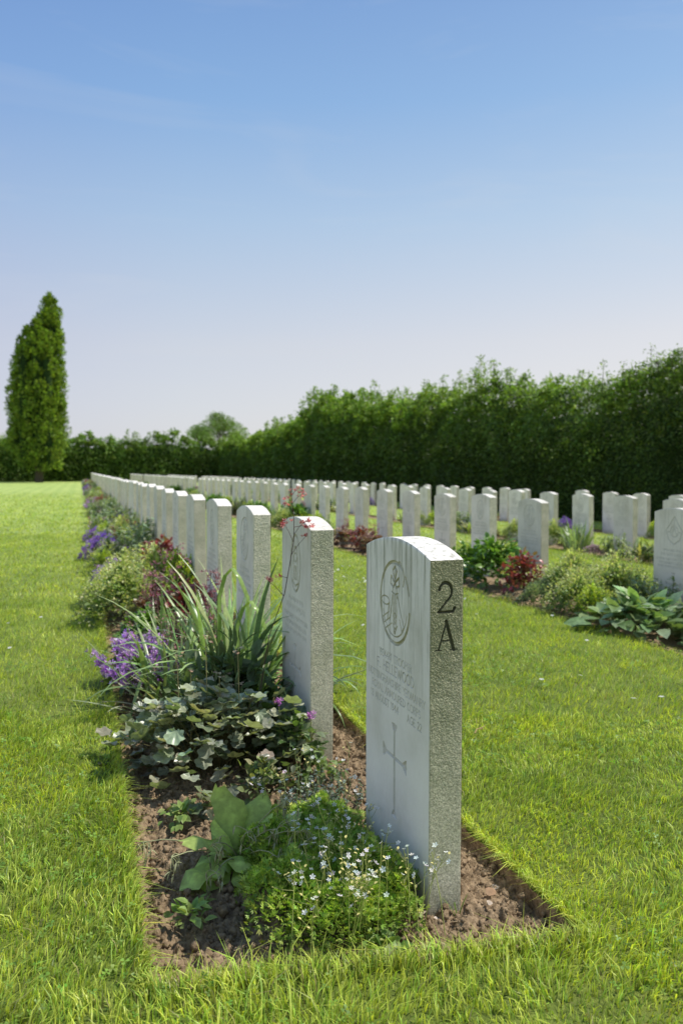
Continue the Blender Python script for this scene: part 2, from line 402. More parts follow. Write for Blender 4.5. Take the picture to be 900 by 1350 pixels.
# crumbs and clods of dry earth
def clod_T(seed):
    bm = bmesh.new(); bmesh.ops.create_icosphere(bm, subdivisions=1, radius=.5)
    rr = random.Random(seed)
    for v in bm.verts: v.co *= rr.uniform(.65, 1.2)
    V = np.array([v.co[:] for v in bm.verts]); F = np.array([[v.index for v in f.verts] for f in bm.faces]); bm.free()
    return V, [F], np.ones(len(V))
v = Veg()
for k in range(5):
    n = 3000; X = RNG.uniform(-.57, .25, n); Y = front_y(X)+RNG.uniform(0, 2.4, n); s = RNG.gamma(2, .0035, n).clip(.003, .028)
    P = np.column_stack([X, Y, soil_z(X, Y)+gz(X)+s*.15])
    v.inst(clod_T(k), P, rmat(RNG.uniform(0, 6.3, n), RNG.uniform(0, 3, n), 0), s, np.ones((n, 3)))
tag(v.build('soil_crumbs', M_SOIL, smooth=False), 'loose dry brown crumbs of earth scattered over the nearest flower bed', 'soil', kind='stuff')

# ------------------------------------------------------------------ grass
def in_bed(X, Y, m=0.):
    r = np.zeros(len(X), bool)
    for k_, (a, b, c, d) in enumerate(BEDS): r |= (X > a+m) & (X < b-m) & (Y > (c if k_ else front_y(X))+m) & (Y < d-m)
    return r
def bed_dist(X, Y):
    r = np.full(len(X), 9.)
    for (a, b, c, d) in BEDS:
        dx = np.maximum(np.maximum(a-X, X-b), 0); dy = np.maximum(np.maximum((c if a > 0 else front_y(X))-Y, Y-d), 0); r = np.minimum(r, np.hypot(dx, dy))
    return r
def sample_view(d0, d1, dens, spread=.50):
    """points on the turf in a fan in front of the viewer"""
    n = int(dens*spread*(d1*d1-d0*d0)*1.0); dd = np.sqrt(RNG.uniform(d0*d0, d1*d1, n)); t = RNG.uniform(-spread, spread, n)
    Xc = t*dd; X = CY*Xc+SY*dd+CAM[0]; Y = -SY*Xc+CY*dd+CAM[1]
    k = ~in_bed(X, Y) & (X < 10.9) & (Y < YF)
    return X[k], Y[k], dd[k]
def blades(v, X, Y, h, w, seg=2, lean=.5):
    n = len(X); z = lawn_z(X, Y)-.004; ya = RNG.uniform(0, 6.283, n)
    # neighbouring blades lean a similar way
    la = fbm(X*6, Y*6, 2, 91)*3.5+RNG.normal(0, 1.1, n); ln = np.abs(RNG.normal(lean, .3, n)).clip(0, 1.3)
    ld = np.column_stack([np.cos(la), np.sin(la), np.zeros(n)]); sd = np.column_stack([np.cos(ya), np.sin(ya), np.zeros(n)])
    B = np.column_stack([X, Y, z]); up = np.array([0, 0, 1.])
    mid = B+up*(h*.55)[:, None]+ld*(h*ln*.25)[:, None]; tip = B+up*(h*(1-.28*ln))[:, None]+ld*(h*ln*.85)[:, None]
    W = (w*.5)[:, None]
    if seg == 2:
        V = np.stack([B-sd*W, B+sd*W, mid+sd*W*.85, mid-sd*W*.85, tip], 1); i = np.arange(n)[:, None]*5
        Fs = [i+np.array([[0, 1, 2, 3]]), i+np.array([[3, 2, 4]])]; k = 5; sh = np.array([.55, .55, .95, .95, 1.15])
    else:
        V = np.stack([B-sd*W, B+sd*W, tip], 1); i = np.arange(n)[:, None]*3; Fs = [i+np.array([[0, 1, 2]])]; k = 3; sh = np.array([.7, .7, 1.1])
    pn = 1.1*fbm(X*2.2, Y*2.2, 3, 55)+.8*fbm(X*9, Y*9, 2, 57)
    base = np.array([.54, .62, .105])[None]*(1+.28*pn[:, None]*np.array([1.1, .8, .7]))
    c = base*RNG.normal(1, .27, (n, 1)).clip(.4, 1.7)*np.where(RNG.random((n, 1)) < .3, np.array([[.6, .8, .7]]), 1.)
    dry = RNG.random(n) < .045; c[dry] = np.array([.42, .38, .17])*RNG.uniform(.6, 1.2, (dry.sum(), 1))
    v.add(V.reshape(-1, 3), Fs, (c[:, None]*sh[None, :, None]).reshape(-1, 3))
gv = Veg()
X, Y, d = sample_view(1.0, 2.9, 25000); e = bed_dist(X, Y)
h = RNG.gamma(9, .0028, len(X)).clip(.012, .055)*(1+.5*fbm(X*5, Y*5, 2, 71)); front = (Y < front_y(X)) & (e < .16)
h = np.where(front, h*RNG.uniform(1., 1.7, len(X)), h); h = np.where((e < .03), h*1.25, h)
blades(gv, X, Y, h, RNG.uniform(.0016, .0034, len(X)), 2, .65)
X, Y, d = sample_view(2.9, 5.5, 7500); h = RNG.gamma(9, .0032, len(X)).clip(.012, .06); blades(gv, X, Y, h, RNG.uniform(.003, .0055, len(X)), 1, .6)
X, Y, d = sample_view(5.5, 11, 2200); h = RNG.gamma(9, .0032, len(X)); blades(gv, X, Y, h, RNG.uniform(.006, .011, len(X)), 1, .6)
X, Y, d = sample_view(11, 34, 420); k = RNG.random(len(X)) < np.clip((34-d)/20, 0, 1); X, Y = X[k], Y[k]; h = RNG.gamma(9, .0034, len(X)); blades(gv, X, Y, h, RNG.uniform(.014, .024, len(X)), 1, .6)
# blades hanging over the cut edges of the beds
def edge_fringe(n, axis, cst, lo, hi, out, hmul=1.):
    t = RNG.uniform(lo, hi, n); o = -out*np.abs(RNG.normal(0, .012, n))
    X = (cst+o) if axis == 'x' else t; Y = t if axis == 'x' else (front_y(t)+o)
    z = gz(X)+LAWN-.002; h = RNG.uniform(.025, .06, n)*hmul; w = RNG.uniform(.0016, .003, n)
    od = np.array([out, 0, 0.]) if axis == 'x' else np.array([0, out, 0.])
    jd = RNG.normal(0, .55, (n, 3)); jd[:, 2] = 0; ld = od[None]+jd; ya = RNG.uniform(0, 6.28, n); sd = np.column_stack([np.cos(ya), np.sin(ya), 0*ya])
    B = np.column_stack([X, Y, z]); k = RNG.uniform(.3, 1.1, n)
    mid = B+np.array([0, 0, 1.])*(h*.55)[:, None]+ld*(h*k*.3)[:, None]; tip = B+np.array([0, 0, 1.])*(h*(1-.7*k))[:, None]+ld*(h*k)[:, None]; W = (w*.5)[:, None]
    V = np.stack([B-sd*W, B+sd*W, mid+sd*W*.85, mid-sd*W*.85, tip], 1); i = np.arange(n)[:, None]*5
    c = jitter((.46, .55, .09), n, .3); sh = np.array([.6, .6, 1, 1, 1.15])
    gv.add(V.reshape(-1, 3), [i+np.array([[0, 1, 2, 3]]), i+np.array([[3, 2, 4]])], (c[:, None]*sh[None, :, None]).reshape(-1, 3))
edge_fringe(7000, 'x', .25, -.22, 6, -1, .8); edge_fringe(6500, 'x', -.58, -.11, 6, 1, .9); edge_fringe(1500, 'y', -.155, -.59, .26, 1, 1.0)
for (a, b, c, d_) in BEDS[1:]: edge_fringe(3000, 'x', a, 1, 14, 1); edge_fringe(1500, 'x', b, 1, 14, -1)
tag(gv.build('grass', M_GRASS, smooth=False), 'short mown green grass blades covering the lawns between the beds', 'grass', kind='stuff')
# clover and small weeds in the turf
v = Veg()
X, Y, d = sample_view(1.1, 4.2, 1500); k = (fbm(X*2.6, Y*2.6, 3, 13)+.10*(X > .2)) > .12; X, Y = X[k], Y[k]; n = len(X)
P = np.column_stack([X, Y, lawn_z(X, Y)+RNG.uniform(.012, .032, n)])
k = RNG.random(n) < .6; X, Y, P, n = X[k], Y[k], P[k], int(k.sum())
v.inst(T_TREFOIL, P, rmat(RNG.uniform(0, 6.3, n), RNG.normal(0, .35, n), RNG.normal(0, .35, n)), RNG.uniform(.005, .010, n), jitter((.20, .33, .05), n, .2))
tag(v.build('clover', M_LEAF), 'small three part clover leaves growing in the near turf', 'clover', kind='stuff')
v = Veg(); n = 420; X = RNG.uniform(-.53, .22, n); Y = RNG.uniform(-.1, 2.2, n); z = soil_z(X, Y)+gz(X)+.010
for k in range(n):
    a = RNG.uniform(0, 6.3); l = RNG.gamma(2, .007); dx, dy = l*math.cos(a), l*math.sin(a); V_, F_ = tube([(X[k]-dx, Y[k]-dy, z[k]), (X[k], Y[k], z[k]+.002), (X[k]+dx, Y[k]+dy, z[k]+RNG.normal(0, .003))], [.0007]*3, 3)
    v.add(V_, [F_], np.array([.42, .32, .2])*RNG.uniform(.4, 1.2))
tag(v.build('dry_litter', M_STEM), 'dry straw and root bits lying loose on the bare soil', 'litter', kind='stuff')
print('grass done', gv.n)
# ------------------------------------------------------------------ headstones
SH, PK, WD, TH = .765, .797, .381, .076
def top_z(y): return SH+(PK-SH)*(1-((y-WD/2)/(WD/2))**2)
def carve(Yg, Zg, strokes, cell):
    """V-cut depth on a grid from strokes = [(points, half_width, depth)]"""
    D = np.zeros(Yg.shape); ys = Yg[0]; zs = Zg[:, 0]
    for pts, hw, dep in strokes:
        pts = np.asarray(pts, float)
        for (a, b) in zip(pts[:-1], pts[1:]):
            i0 = np.searchsorted(ys, min(a[0], b[0])-hw-cell); i1 = np.searchsorted(ys, max(a[0], b[0])+hw+cell)
            j0 = np.searchsorted(zs, min(a[1], b[1])-hw-cell); j1 = np.searchsorted(zs, max(a[1], b[1])+hw+cell)
            if i1 <= i0 or j1 <= j0: continue
            y = Yg[j0:j1, i0:i1]; z = Zg[j0:j1, i0:i1]; d = b-a; l2 = (d**2).sum()+1e-12
            t = (((y-a[0])*d[0]+(z-a[1])*d[1])/l2).clip(0, 1); q = np.hypot(y-a[0]-t*d[0], z-a[1]-t*d[1])
            D[j0:j1, i0:i1] = np.maximum(D[j0:j1, i0:i1], dep*np.clip((hw-q)/(hw*.6), 0, 1))
    return D
def arcp(cx, cy, rx, ry, a0, a1, n=24):
    a = np.linspace(R(a0), R(a1), n); return [(cx+rx*math.cos(t), cy+ry*math.sin(t)) for t in a]
# Roman capitals as strokes on a unit-high cell: (width, [polylines])
GL = {
 ' ': (.35, []), '.': (.25, [[(.1, 0), (.1, .04)]]),
 'A': (.75, [[(.0, 0), (.37, 1), (.75, 0)], [(.14, .36), (.6, .36)]]), 'C': (.75, [arcp(.42, .5, .4, .5, 50, 310, 16)]),
 'D': (.75, [[(0, 0), (0, 1)], [(0, 1), (.25, 1)]+arcp(.25, .5, .48, .5, 90, -90, 14)+[(0, 0)]]),
 'E': (.5, [[(.5, 1), (0, 1), (0, 0), (.5, 0)], [(0, .52), (.4, .52)]]), 'F': (.5, [[(.5, 1), (0, 1), (0, 0)], [(0, .52), (.4, .52)]]),
 'G': (.78, [arcp(.42, .5, .4, .5, 50, 340, 16)+[(.78, .45), (.55, .45)]]), 'H': (.7, [[(0, 0), (0, 1)], [(.7, 0), (.7, 1)], [(0, .52), (.7, .52)]]),
 'I': (.08, [[(.04, 0), (.04, 1)]]), 'L': (.5, [[(0, 1), (0, 0), (.5, 0)]]), 'M': (.85, [[(0, 0), (.1, 1), (.43, .2), (.76, 1), (.86, 0)]]),
 'N': (.72, [[(0, 0), (0, 1), (.72, 0), (.72, 1)]]), 'O': (.85, [arcp(.43, .5, .43, .5, 0, 360, 24)]),
 'P': (.52, [[(0, 0), (0, 1), (.2, 1)]+arcp(.24, .76, .28, .24, 90, -90, 10)+[(0, .52)]]),
 'R': (.58, [[(0, 0), (0, 1), (.2, 1)]+arcp(.24, .76, .28, .24, 90, -90, 10)+[(0, .52)], [(.25, .52), (.6, 0)]]),
 'S': (.5, [arcp(.26, .76, .22, .24, 30, 270, 12)+arcp(.25, .26, .25, .26, 90, -150, 12)]), 'T': (.65, [[(0, 1), (.65, 1)], [(.33, 1), (.33, 0)]]),
 'U': (.7, [[(0, 1), (0, .33)]+arcp(.35, .33, .35, .33, 180, 360, 12)+[(.7, 1)]]), 'W': (1.05, [[(0, 1), (.28, 0), (.52, .9), (.77, 0), (1.05, 1)]]),
 'Y': (.7, [[(0, 1), (.35, .5), (.7, 1)], [(.35, .5), (.35, 0)]]),
 '1': (.2, [[(.0, .85), (.12, 1), (.12, 0)]]), '2': (.52, [arcp(.25, .73, .24, .26, 160, -30, 12)+[(0, 0), (.52, 0)]]),
 '3': (.5, [arcp(.23, .75, .22, .25, 150, -80, 10)+arcp(.23, .26, .26, .26, 80, -150, 12)]), '4': (.6, [[(.45, 0), (.45, 1), (0, .3), (.6, .3)]]),
 '8': (.5, [arcp(.25, .75, .2, .25, 0, 360, 16), arcp(.25, .26, .25, .26, 0, 360, 16)]), '9': (.5, [arcp(.25, .72, .24, .27, 0, 360, 16), [(.49, .72), (.42, .25), (.15, 0)]]),
}
def text_strokes(s, cy, z, h, gap=.24, hw=.0011, dep=.0022, maxw=None):
    w = sum(GL[c][0]+gap for c in s)-gap; k = h
    kx = k if maxw is None else min(k, maxw/w)
    x = cy+w*kx/2; out = []                       # the reader faces +X, so the text runs towards -Y
    for c in s:
        g = GL[c]
        for pl in g[1]:
            out.append(([(x-p[0]*kx, z+p[1]*h) for p in pl], hw, dep))
            for e in (pl[0], pl[-1]):             # small serifs
                if e[1] in (0, 1) and c not in 'OCGS0389DU2': out.append(([(x-e[0]*kx-.0014, z+e[1]*h), (x-e[0]*kx+.0014, z+e[1]*h)], hw*.7, dep*.6))
        x -= (g[0]+gap)*kx
    return out
def mir(pts): return [(.19-(p[0]), p[1]) for p in pts]
def badge_horn():
    """strung hunting horn with a crown and leaves inside; x to the reader's right, centred"""
    S = []; cz = .647
    def s(pts, hw, dep): S.append((mir([(p[0], p[1]+cz) for p in pts]), hw, dep))
    s(arcp(-.002, .0, .087, .094, 62, 182, 26), .0042, .004); s(arcp(.022, .062, .030, .034, 90, -30, 10), .003, .003)
    s(arcp(-.002, .0, .087, .094, 44, 18, 8), .0042, .0035)
    s(arcp(-.002, .0, .087, .094, 182, 352, 34), .0045, .004); s(arcp(-.002, .002, .074, .08, 200, 345, 26), .0016, .002)
    s(arcp(-.058, -.002, .025, .010, 0, 360, 20), .0016, .002); s([(-.083, -.004), (-.078, -.04)], .0016, .002); s([(-.033, -.004), (-.046, -.045)], .002, .003)
    for k in range(3): s([(-.076+.009*k, -.045-.012*k), (-.036+.009*k, -.026-.012*k)], .0014, .002)
    s([(.0, .052), (-.012, .074), (.0, .083), (.012, .074), (0, .052)], .0028, .0035)
    for sx in (-1, 1): s([(0, .046), (sx*.022, .060), (sx*.026, .042), (sx*.008, .036), (0, .046)], .0026, .0032)
    s([(-.018, .024), (0, .019), (.018, .024)], .002, .003); s([(-.012, .034), (-.014, .012)], .0016, .002); s([(.012, .034), (.014, .012)], .0016, .002)
    for k in range(-2, 3): s([(k*.005, .016), (k*.006, -.026), (k*.004, -.05)], .0011, .0016)
    s([(.016, .018), (.034, -.02), (.052, -.045)], .0022, .003); s([(-.014, .016), (-.022, -.02), (-.030, -.045)], .0022, .003)
    for k in range(4): s(arcp(.0, -.03-.012*k, .008-.001*k, .006, 0, 360, 10), .0013, .002)
    s([(.028, -.035), (.04, -.06), (.05, -.05)], .0016, .002); s([(-.012, -.05), (.0, -.07), (.014, -.052)], .0016, .002)
    return S
def badge_oval():
    """tall wreathed oval with a crown and a standing figure shape"""
    S = []; cz = .64
    def s(pts, hw, dep): S.append((mir([(p[0], p[1]+cz) for p in pts]), hw, dep))
    s(arcp(0, 0, .062, .095, 0, 360, 50), .004, .004); s(arcp(0, .03, .022, .026, 0, 360, 16), .003, .003)
    s(arcp(0, -.018, .040, .052, -10, 190, 26), .0022, .003); s([(-.02, .008), (-.03, -.06)], .003, .003); s([(.02, .008), (.03, -.06)], .003, .003)
    s([(-.035, -.065), (0, -.078), (.035, -.065)], .003, .003)
    for k in range(5): s([(-.012+.006*k, -.01), (-.016+.008*k, -.055)], .0015, .002)
    return S
def badge_star():
    """diamond shaped badge with a ringed centre"""
    S = []; cz = .645
    def s(pts, hw, dep): S.append((mir([(p[0], p[1]+cz) for p in pts]), hw, dep))
    s([(0, .095), (.045, .035), (.075, .0), (.05, -.06), (0, -.09), (-.05, -.06), (-.075, .0), (-.045, .035), (0, .095)], .0035, .004)
    s(arcp(0, -.005, .035, .035, 0, 360, 30), .003, .0035); s([(-.02, -.02), (0, .022), (.02, -.02)], .0025, .003); s([(0, .03), (0, .075)], .0025, .003)
    s([(-.06, -.01), (-.036, -.005)], .0025, .003); s([(.06, -.01), (.036, -.005)], .0025, .003)
    return S
def cross_strokes(c=.19, z0=.146, z1=.361, za=.285, half=.068):
    S = [([(c, z0), (c, z1)], .0052, .0036), ([(c-half, za), (c+half, za)], .0045, .0036)]
    for e in (-1, 1):
        for k in range(5): S.append(([(c+e*(half-.014+.0035*k), za-.005-.0022*k), (c+e*(half-.014+.0035*k), za+.005+.0022*k)], .003, .0045))
    for k in range(4):
        S.append(([(c-.006-.0022*k, z1-.010+.0035*k), (c+.006+.0022*k, z1-.010+.0035*k)], .003, .0045)); S.append(([(c-.006-.0022*k, z0+.010-.0035*k), (c+.006+.0022*k, z0+.010-.0035*k)], .003, .0045))
    return S
def worn_lines(seed):
    rr = random.Random(seed); S = []
    for z, h, w in ((.505, .016, .2), (.475, .02, .24), (.445, .015, .3), (.42, .015, .27), (.395, .015, .28)):
        y = .19-w/2
        while y < .19+w/2:
            wd = rr.uniform(.004, .01); S.append(([(y, z+rr.uniform(0, .004)), (y+wd*.5, z+h), (y+wd, z+rr.uniform(0, .01))], .0016, .0018)); y += wd+rr.uniform(.004, .012)
    return S
def edge_round(q, wdt, amt): return amt*np.clip(1-q/wdt, 0, 1)**2
def face_grid(cell, badge, text, cross, rough=.0003, zb=-.12, amt=.0012):
    """the carved face: dict name -> (V, F)"""
    ny = int(WD/cell)+1; ys = np.linspace(0, WD, ny); zs = np.concatenate([np.arange(zb, SH-.004, cell), [SH]])
    Yg, Zg = np.meshgrid(ys, zs); masks = {}; D = np.zeros(Yg.shape)
    for nm, st in (('badge', badge), ('inscription', text), ('cross', cross)):
        if st:
            d = carve(Yg, Zg, st, cell); masks[nm] = d; D = np.maximum(D, d)
    nz = rough*fbm(Yg*90, Zg*60, 3, 3)+rough*.8*fbm(Yg*500, Zg*40, 2, 9)
    ed = np.minimum(Yg, WD-Yg); chip = amt*(1+1.6*np.clip(fbm(Zg*22, Yg*0+3, 3, 4), 0, 1))
    X = D+nz*np.clip(ed/.004, 0, 1)+edge_round(ed, .004, 1)*chip
    Yo = Yg+np.where(Yg < WD/2, 1, -1)*edge_round(ed, .0015, 1)*chip
    # two extra rows bend the sheet up to the curved head
    rowsX = [X]; rowsY = [Yo]; rowsZ = [Zg]
    for t in (.33, .66, .93, 1.):
        rowsY.append(Yo[-1:]); rowsZ.append((SH+(top_z(ys)-SH)*t)[None]); rowsX.append(X[-1:]*(1 if t < 1 else 1)+(0.0015 if t == 1 else 0))
    X = np.concatenate(rowsX); Y = np.concatenate(rowsY); Z = np.concatenate(rowsZ)
    nr = X.shape[0]; V = np.stack([X, Y, Z], -1).reshape(-1, 3)
    i = (np.arange(nr-1)[:, None]*ny+np.arange(ny-1)[None]); Q = np.stack([i, i+ny, i+ny+1, i+1], -1)      # outward -X
    out = {}; used = np.zeros(i.shape, bool)
    for nm, d in masks.items():
        dd = np.zeros((nr, ny)); dd[:d.shape[0]] = d
        m = (dd[:-1, :-1]+dd[1:, :-1]+dd[:-1, 1:]+dd[1:, 1:] > .0004) & ~used; used |= m; out[nm] = Q[m]
    out['slab'] = Q[~used]; return V, out
def side_grid(cell, strokes, rough, zb=-.12, amt=.0012, pit=0.):
    nx = int(TH/cell)+1; xs = np.linspace(0, TH, nx); zs = np.arange(zb, SH+1e-6, cell); zs[-1] = SH
    Xg, Zg = np.meshgrid(xs, zs); D = carve(Xg, Zg, strokes, cell) if strokes else np.zeros(Xg.shape)
    hgt = np.clip((Zg-.1)/.5, .12, 1)
    nz = rough*(.35*fbm(Xg*150, Zg*150, 2, 13)+1.9*(vnoise(Xg*520, Zg*480, 19)-.5)*hgt**1.3+.5*pit*np.clip(fbm(Xg*110, Zg*90, 3, 29), 0, 1)*2*hgt)
    edl = Xg; edr = TH-Xg; ed = np.minimum(edl, edr); chip = amt*(1+1.6*np.clip(fbm(Zg*22, Xg*0+3, 3, 4), 0, 1))
    Yd = D+nz*np.clip(ed/.003, 0, 1)+edge_round(ed, .004, 1)*chip
    Xo = Xg+np.where(Xg < TH/2, 1, -1)*edge_round(ed, .0015, 1)*chip
    ny = nx; nr = len(zs); V = np.stack([Xo, Yd, Zg], -1).reshape(-1, 3)
    i = (np.arange(nr-1)[:, None]*ny+np.arange(ny-1)[None]); Q = np.stack([i, i+1, i+ny+1, i+ny], -1)      # outward -Y
    dd = D; m = (dd[:-1, :-1]+dd[1:, :-1]+dd[:-1, 1:]+dd[1:, 1:] > .0004)
    return V, {'letters': Q[m], 'slab': Q[~m]}
def rest_of_slab(n=24, zb=-.12, amt=.0012):
    """curved head, back and far end"""
    ys = np.linspace(0, WD, n+1); V = []; F = []
    xs = [0.0015, .006, .02, .038, .056, .07, TH]
    for x in xs:
        for y in ys:
            yy = min(max(y, amt), WD-amt); V.append((x if 0 < x < TH else x, yy, top_z(y)+(.0006*float(fbm(y*60, x*60, 2, 3)) if 0.0015 < x < TH else 0)))
    m = n+1
    for i in range(len(xs)-1):
        for j in range(n): a = i*m+j; F.append((a, a+m, a+m+1, a+1))
    b0 = len(V); last = (len(xs)-1)*m
    for y in ys: V.append((TH, min(max(y, amt), WD-amt), zb))
    for j in range(n): F.append((b0+j, b0+j+1, last+j+1, last+j))
    k = len(V); V += [(0.0012, WD-amt, zb), (TH, WD-amt, zb), (TH, WD-amt, SH), (0.0012, WD-amt, SH)]; F.append((k+1, k, k+3, k+2))
    return np.array(V, float), np.array(F)
def carved_meshes(name, cell, scell, badge, text, cross, side, mat, carve_mat, rough=.0003, srough=.0007, pit=0.):
    V1, P1 = face_grid(cell, badge, text, cross, rough); V2, P2 = side_grid(scell, side, srough, pit=pit); V3, F3 = rest_of_slab()
    off = np.array([-TH/2, -WD/2, 0]); out = {}
    def sub(V, Q):
        u, inv = np.unique(Q.ravel(), return_inverse=True); return V[u]+off, inv.reshape(Q.shape)
    a = sub(V1, P1['slab']); b = sub(V2, P2['slab']); V = np.concatenate([a[0], b[0], V3+off]); F = np.concatenate([a[1], b[1]+len(a[0]), F3+len(a[0])+len(b[0])])
    me = mesh_np(name, V, [F], mat, smooth=False); out['slab'] = me
    me.polygons.foreach_set('use_smooth', np.array([i < len(a[1]) for i in range(len(F))]))
    for nm in ('badge', 'inscription', 'cross'):
        if nm in P1 and len(P1[nm]): v_, f_ = sub(V1, P1[nm]); out[nm] = mesh_np(nm, v_, [f_], carve_mat if nm == 'badge' else M_CARVE2)
    if len(P2['letters']): v_, f_ = sub(V2, P2['letters']); out['plot_letters'] = mesh_np('plot_letters', v_, [f_], M_LETTER)
    return out
def stone_from(meshes, loc, tilt=(0, 0, 0)):
    e = empty('headstone', loc); e.rotation_euler = tilt
    for nm, me in meshes.items(): link(nm, me, e)
    return e
side_st = []
def sst(pts, hw, dep, x0, z0, w, h): side_st.append(([(x0+p[0]*w, z0+p[1]*h) for p in pts], hw, dep))
g2 = arcp(.42, .70, .36, .29, 165, -38, 22)
for k in range(len(g2)-1): sst(g2[k:k+2], .0014+.0022*math.sin(math.pi*(k/(len(g2)-1))**.8), .0045, .018, .655, .040, .064)
sst([g2[-1], (.05, .05)], .0022, .004, .018, .655, .040, .064); sst([(.02, .03), (.45, .03), (.85, .03), (.97, .16)], .0026, .0045, .018, .655, .040, .064)
sst([(.06, .76), (.10, .78)], .003, .004, .018, .655, .040, .064)
sst([(.52, 1.), (.12, 0)], .0015, .0035, .014, .577, .046, .060); sst([(.50, 1.), (.88, 0)], .0038, .005, .014, .577, .046, .060)
sst([(.24, .33), (.74, .33)], .0014, .003, .014, .577, .046, .060)
sst([(-.02, 0), (.26, 0)], .0012, .0025, .014, .577, .046, .060); sst([(.70, 0), (1.04, 0)], .0012, .0025, .014, .577, .046, .060)
txt = (text_strokes('7934401 TROOPER'.replace('7', '1').replace('0', '8'), .19, .507, .017, maxw=.23)+text_strokes('F. HELLEWOOD', .19, .476, .022, maxw=.25, hw=.0014, dep=.0032)
       + text_strokes('NOTTINGHAMSHIRE YEOMANRY', .19, .447, .0165, maxw=.335)+text_strokes('ROYAL ARMOURED CORPS', .19, .420, .0165, maxw=.30)
       + text_strokes('13 AUGUST 1944     AGE 22', .19, .393, .0165, maxw=.32, hw=.0012, dep=.0026))
m1 = carved_meshes('slab', .0009, .0009, badge_horn(), txt, cross_strokes(), side_st, M_STONE1, M_CARVE, srough=.0007, pit=1.1)
s1 = stone_from(m1, (TH/2, WD/2, 0.))
tag(s1, 'large nearest white headstone with 2 A cut in its dark mossy narrow end', 'headstone', 'headstones of the long left row')
m2 = carved_meshes('slab', .0016, .0011, badge_oval(), worn_lines(2), cross_strokes(), None, M_STONE, M_CARVE, srough=.0006, pit=.6)
variants = [carved_meshes('slab', .003, .004, b, worn_lines(5+k), cross_strokes(), None, M_STONE, M_CARVE2, srough=.0007) for k, b in enumerate((badge_oval(), badge_horn(), badge_star()))]
def plain_slab():
    bm = bmesh.new(); n = 16; prof = [(-WD/2, -.12), (WD/2, -.12)]+[(WD/2-WD*k/n, top_z(WD-WD*k/n)) for k in range(n+1)]
    a = [bm.verts.new((-TH/2, y, z)) for y, z in prof]; b = [bm.verts.new((TH/2, y, z)) for y, z in prof]
    bm.faces.new(a); bm.faces.new(list(reversed(b)))
    for k in range(len(prof)): j = (k+1) % len(prof); bm.faces.new((a[j], a[k], b[k], b[j]))
    bmesh.ops.recalc_face_normals(bm, faces=bm.faces)
    eds = [e for e in bm.edges if e.calc_face_angle(0) > .6]; bmesh.ops.bevel(bm, geom=eds, offset=.003, segments=2, affect='EDGES', profile=.5)
    me = bpy.data.meshes.new('slab'); bm.to_mesh(me); bm.free(); me.materials.append(M_STONE); return me
M_PLAIN = plain_slab()
ORD = ['nearest', 'second', 'third', 'fourth', 'fifth', 'sixth', 'seventh', 'eighth', 'ninth', 'tenth', 'eleventh', 'twelfth', 'thirteenth', 'fourteenth', 'fifteenth', 'sixteenth']
ROWN = ['the long left row', 'the second row from the left', 'the third row from the left', 'the row beside the dark hedge']
SP = .8869
rows = [(0., 0., [k for k in range(1, 72) if k not in (33, 34)]),
        (3.0557, 4.3132, [-2]+[k for k in range(0, 68) if k not in (24, 52)]),
        (5.9492, 6.7044, [k for k in range(-1, 64) if k not in (10, 19, 43, 44)]),
        (8.8582, 9.9158, [-1, 0, 1, 2]+[4.4+k for k in range(0, 56) if k not in (9, 21, 37, 38)])]
rs = random.Random(11); cache = {}; NEARN = 14
STONES = {}
for ri, (px_, py_, idx) in enumerate(rows):
    for q, k in enumerate(idx):
        j = k if ri else k
        jx = rs.gauss(0, .006); jy = rs.gauss(0, .008); jz = rs.gauss(0, .006)
        x = px_+TH/2+jx; y = py_+k*SP+WD/2+jy; z = float(gz(x)); tilt = (rs.gauss(0, .006), rs.gauss(0, .008), rs.gauss(0, .012))
        if ri == 0 and k < 7: x, y, z, tilt = px_+TH/2, py_+k*SP+WD/2, -.002, (rs.gauss(0, .003), rs.gauss(0, .004), rs.gauss(0, .006))
        else: z += jz
        nearby = (ri == 0 and k <= 8) or (ri > 0 and q < 9)
        if ri == 0 and k == 1: o = stone_from(m2, (x, y, -.002), tilt)
        elif nearby:
            vi = {1: [2, 1, 0, 1, 0, 2, 0, 1, 0]}.get(ri, [0, 1, 0, 2, 1, 0, 1, 2, 0])[q % 9]
            if ('v', vi) in cache: o = copy_tree(cache[('v', vi)])
            else: o = stone_from(variants[vi], (0, 0, 0)); cache[('v', vi)] = o
        else:
            if 'p' in cache: o = cache['p'].copy(); COL.objects.link(o)
            else: o = link('headstone', M_PLAIN); cache['p'] = o
        o.location = (x, y, z); o.rotation_euler = tilt
        n = q+1 if ri == 0 else q
        if n < NEARN:
            lab = f'white arched headstone, {ORD[n]} of {ROWN[ri]} from the camera'
            if ri == 0 and n == 1: lab = 'second white headstone of the left row, behind a thin red flower stem'
            if ri == 0 and n == 2: lab = 'third white headstone of the left row, behind the arching strap leaves'
            if ri == 1 and n == 0: lab = 'white headstone with diamond badge cut off by the right picture edge'
            if ri == 1 and n == 1: lab = 'white headstone standing right behind the dark red leaved shrub'
            tag(o, lab, 'headstone', f'headstones of {ROWN[ri]}')
        else:
            far = 'far' if y > 30 else 'middle'
            tag(o, f'small white arched headstone in the {far} part of {ROWN[ri]}', 'headstone', f'{far} headstones of {ROWN[ri]}')
print('stones', len([o for o in bpy.data.objects if o.name.startswith('headstone')]))

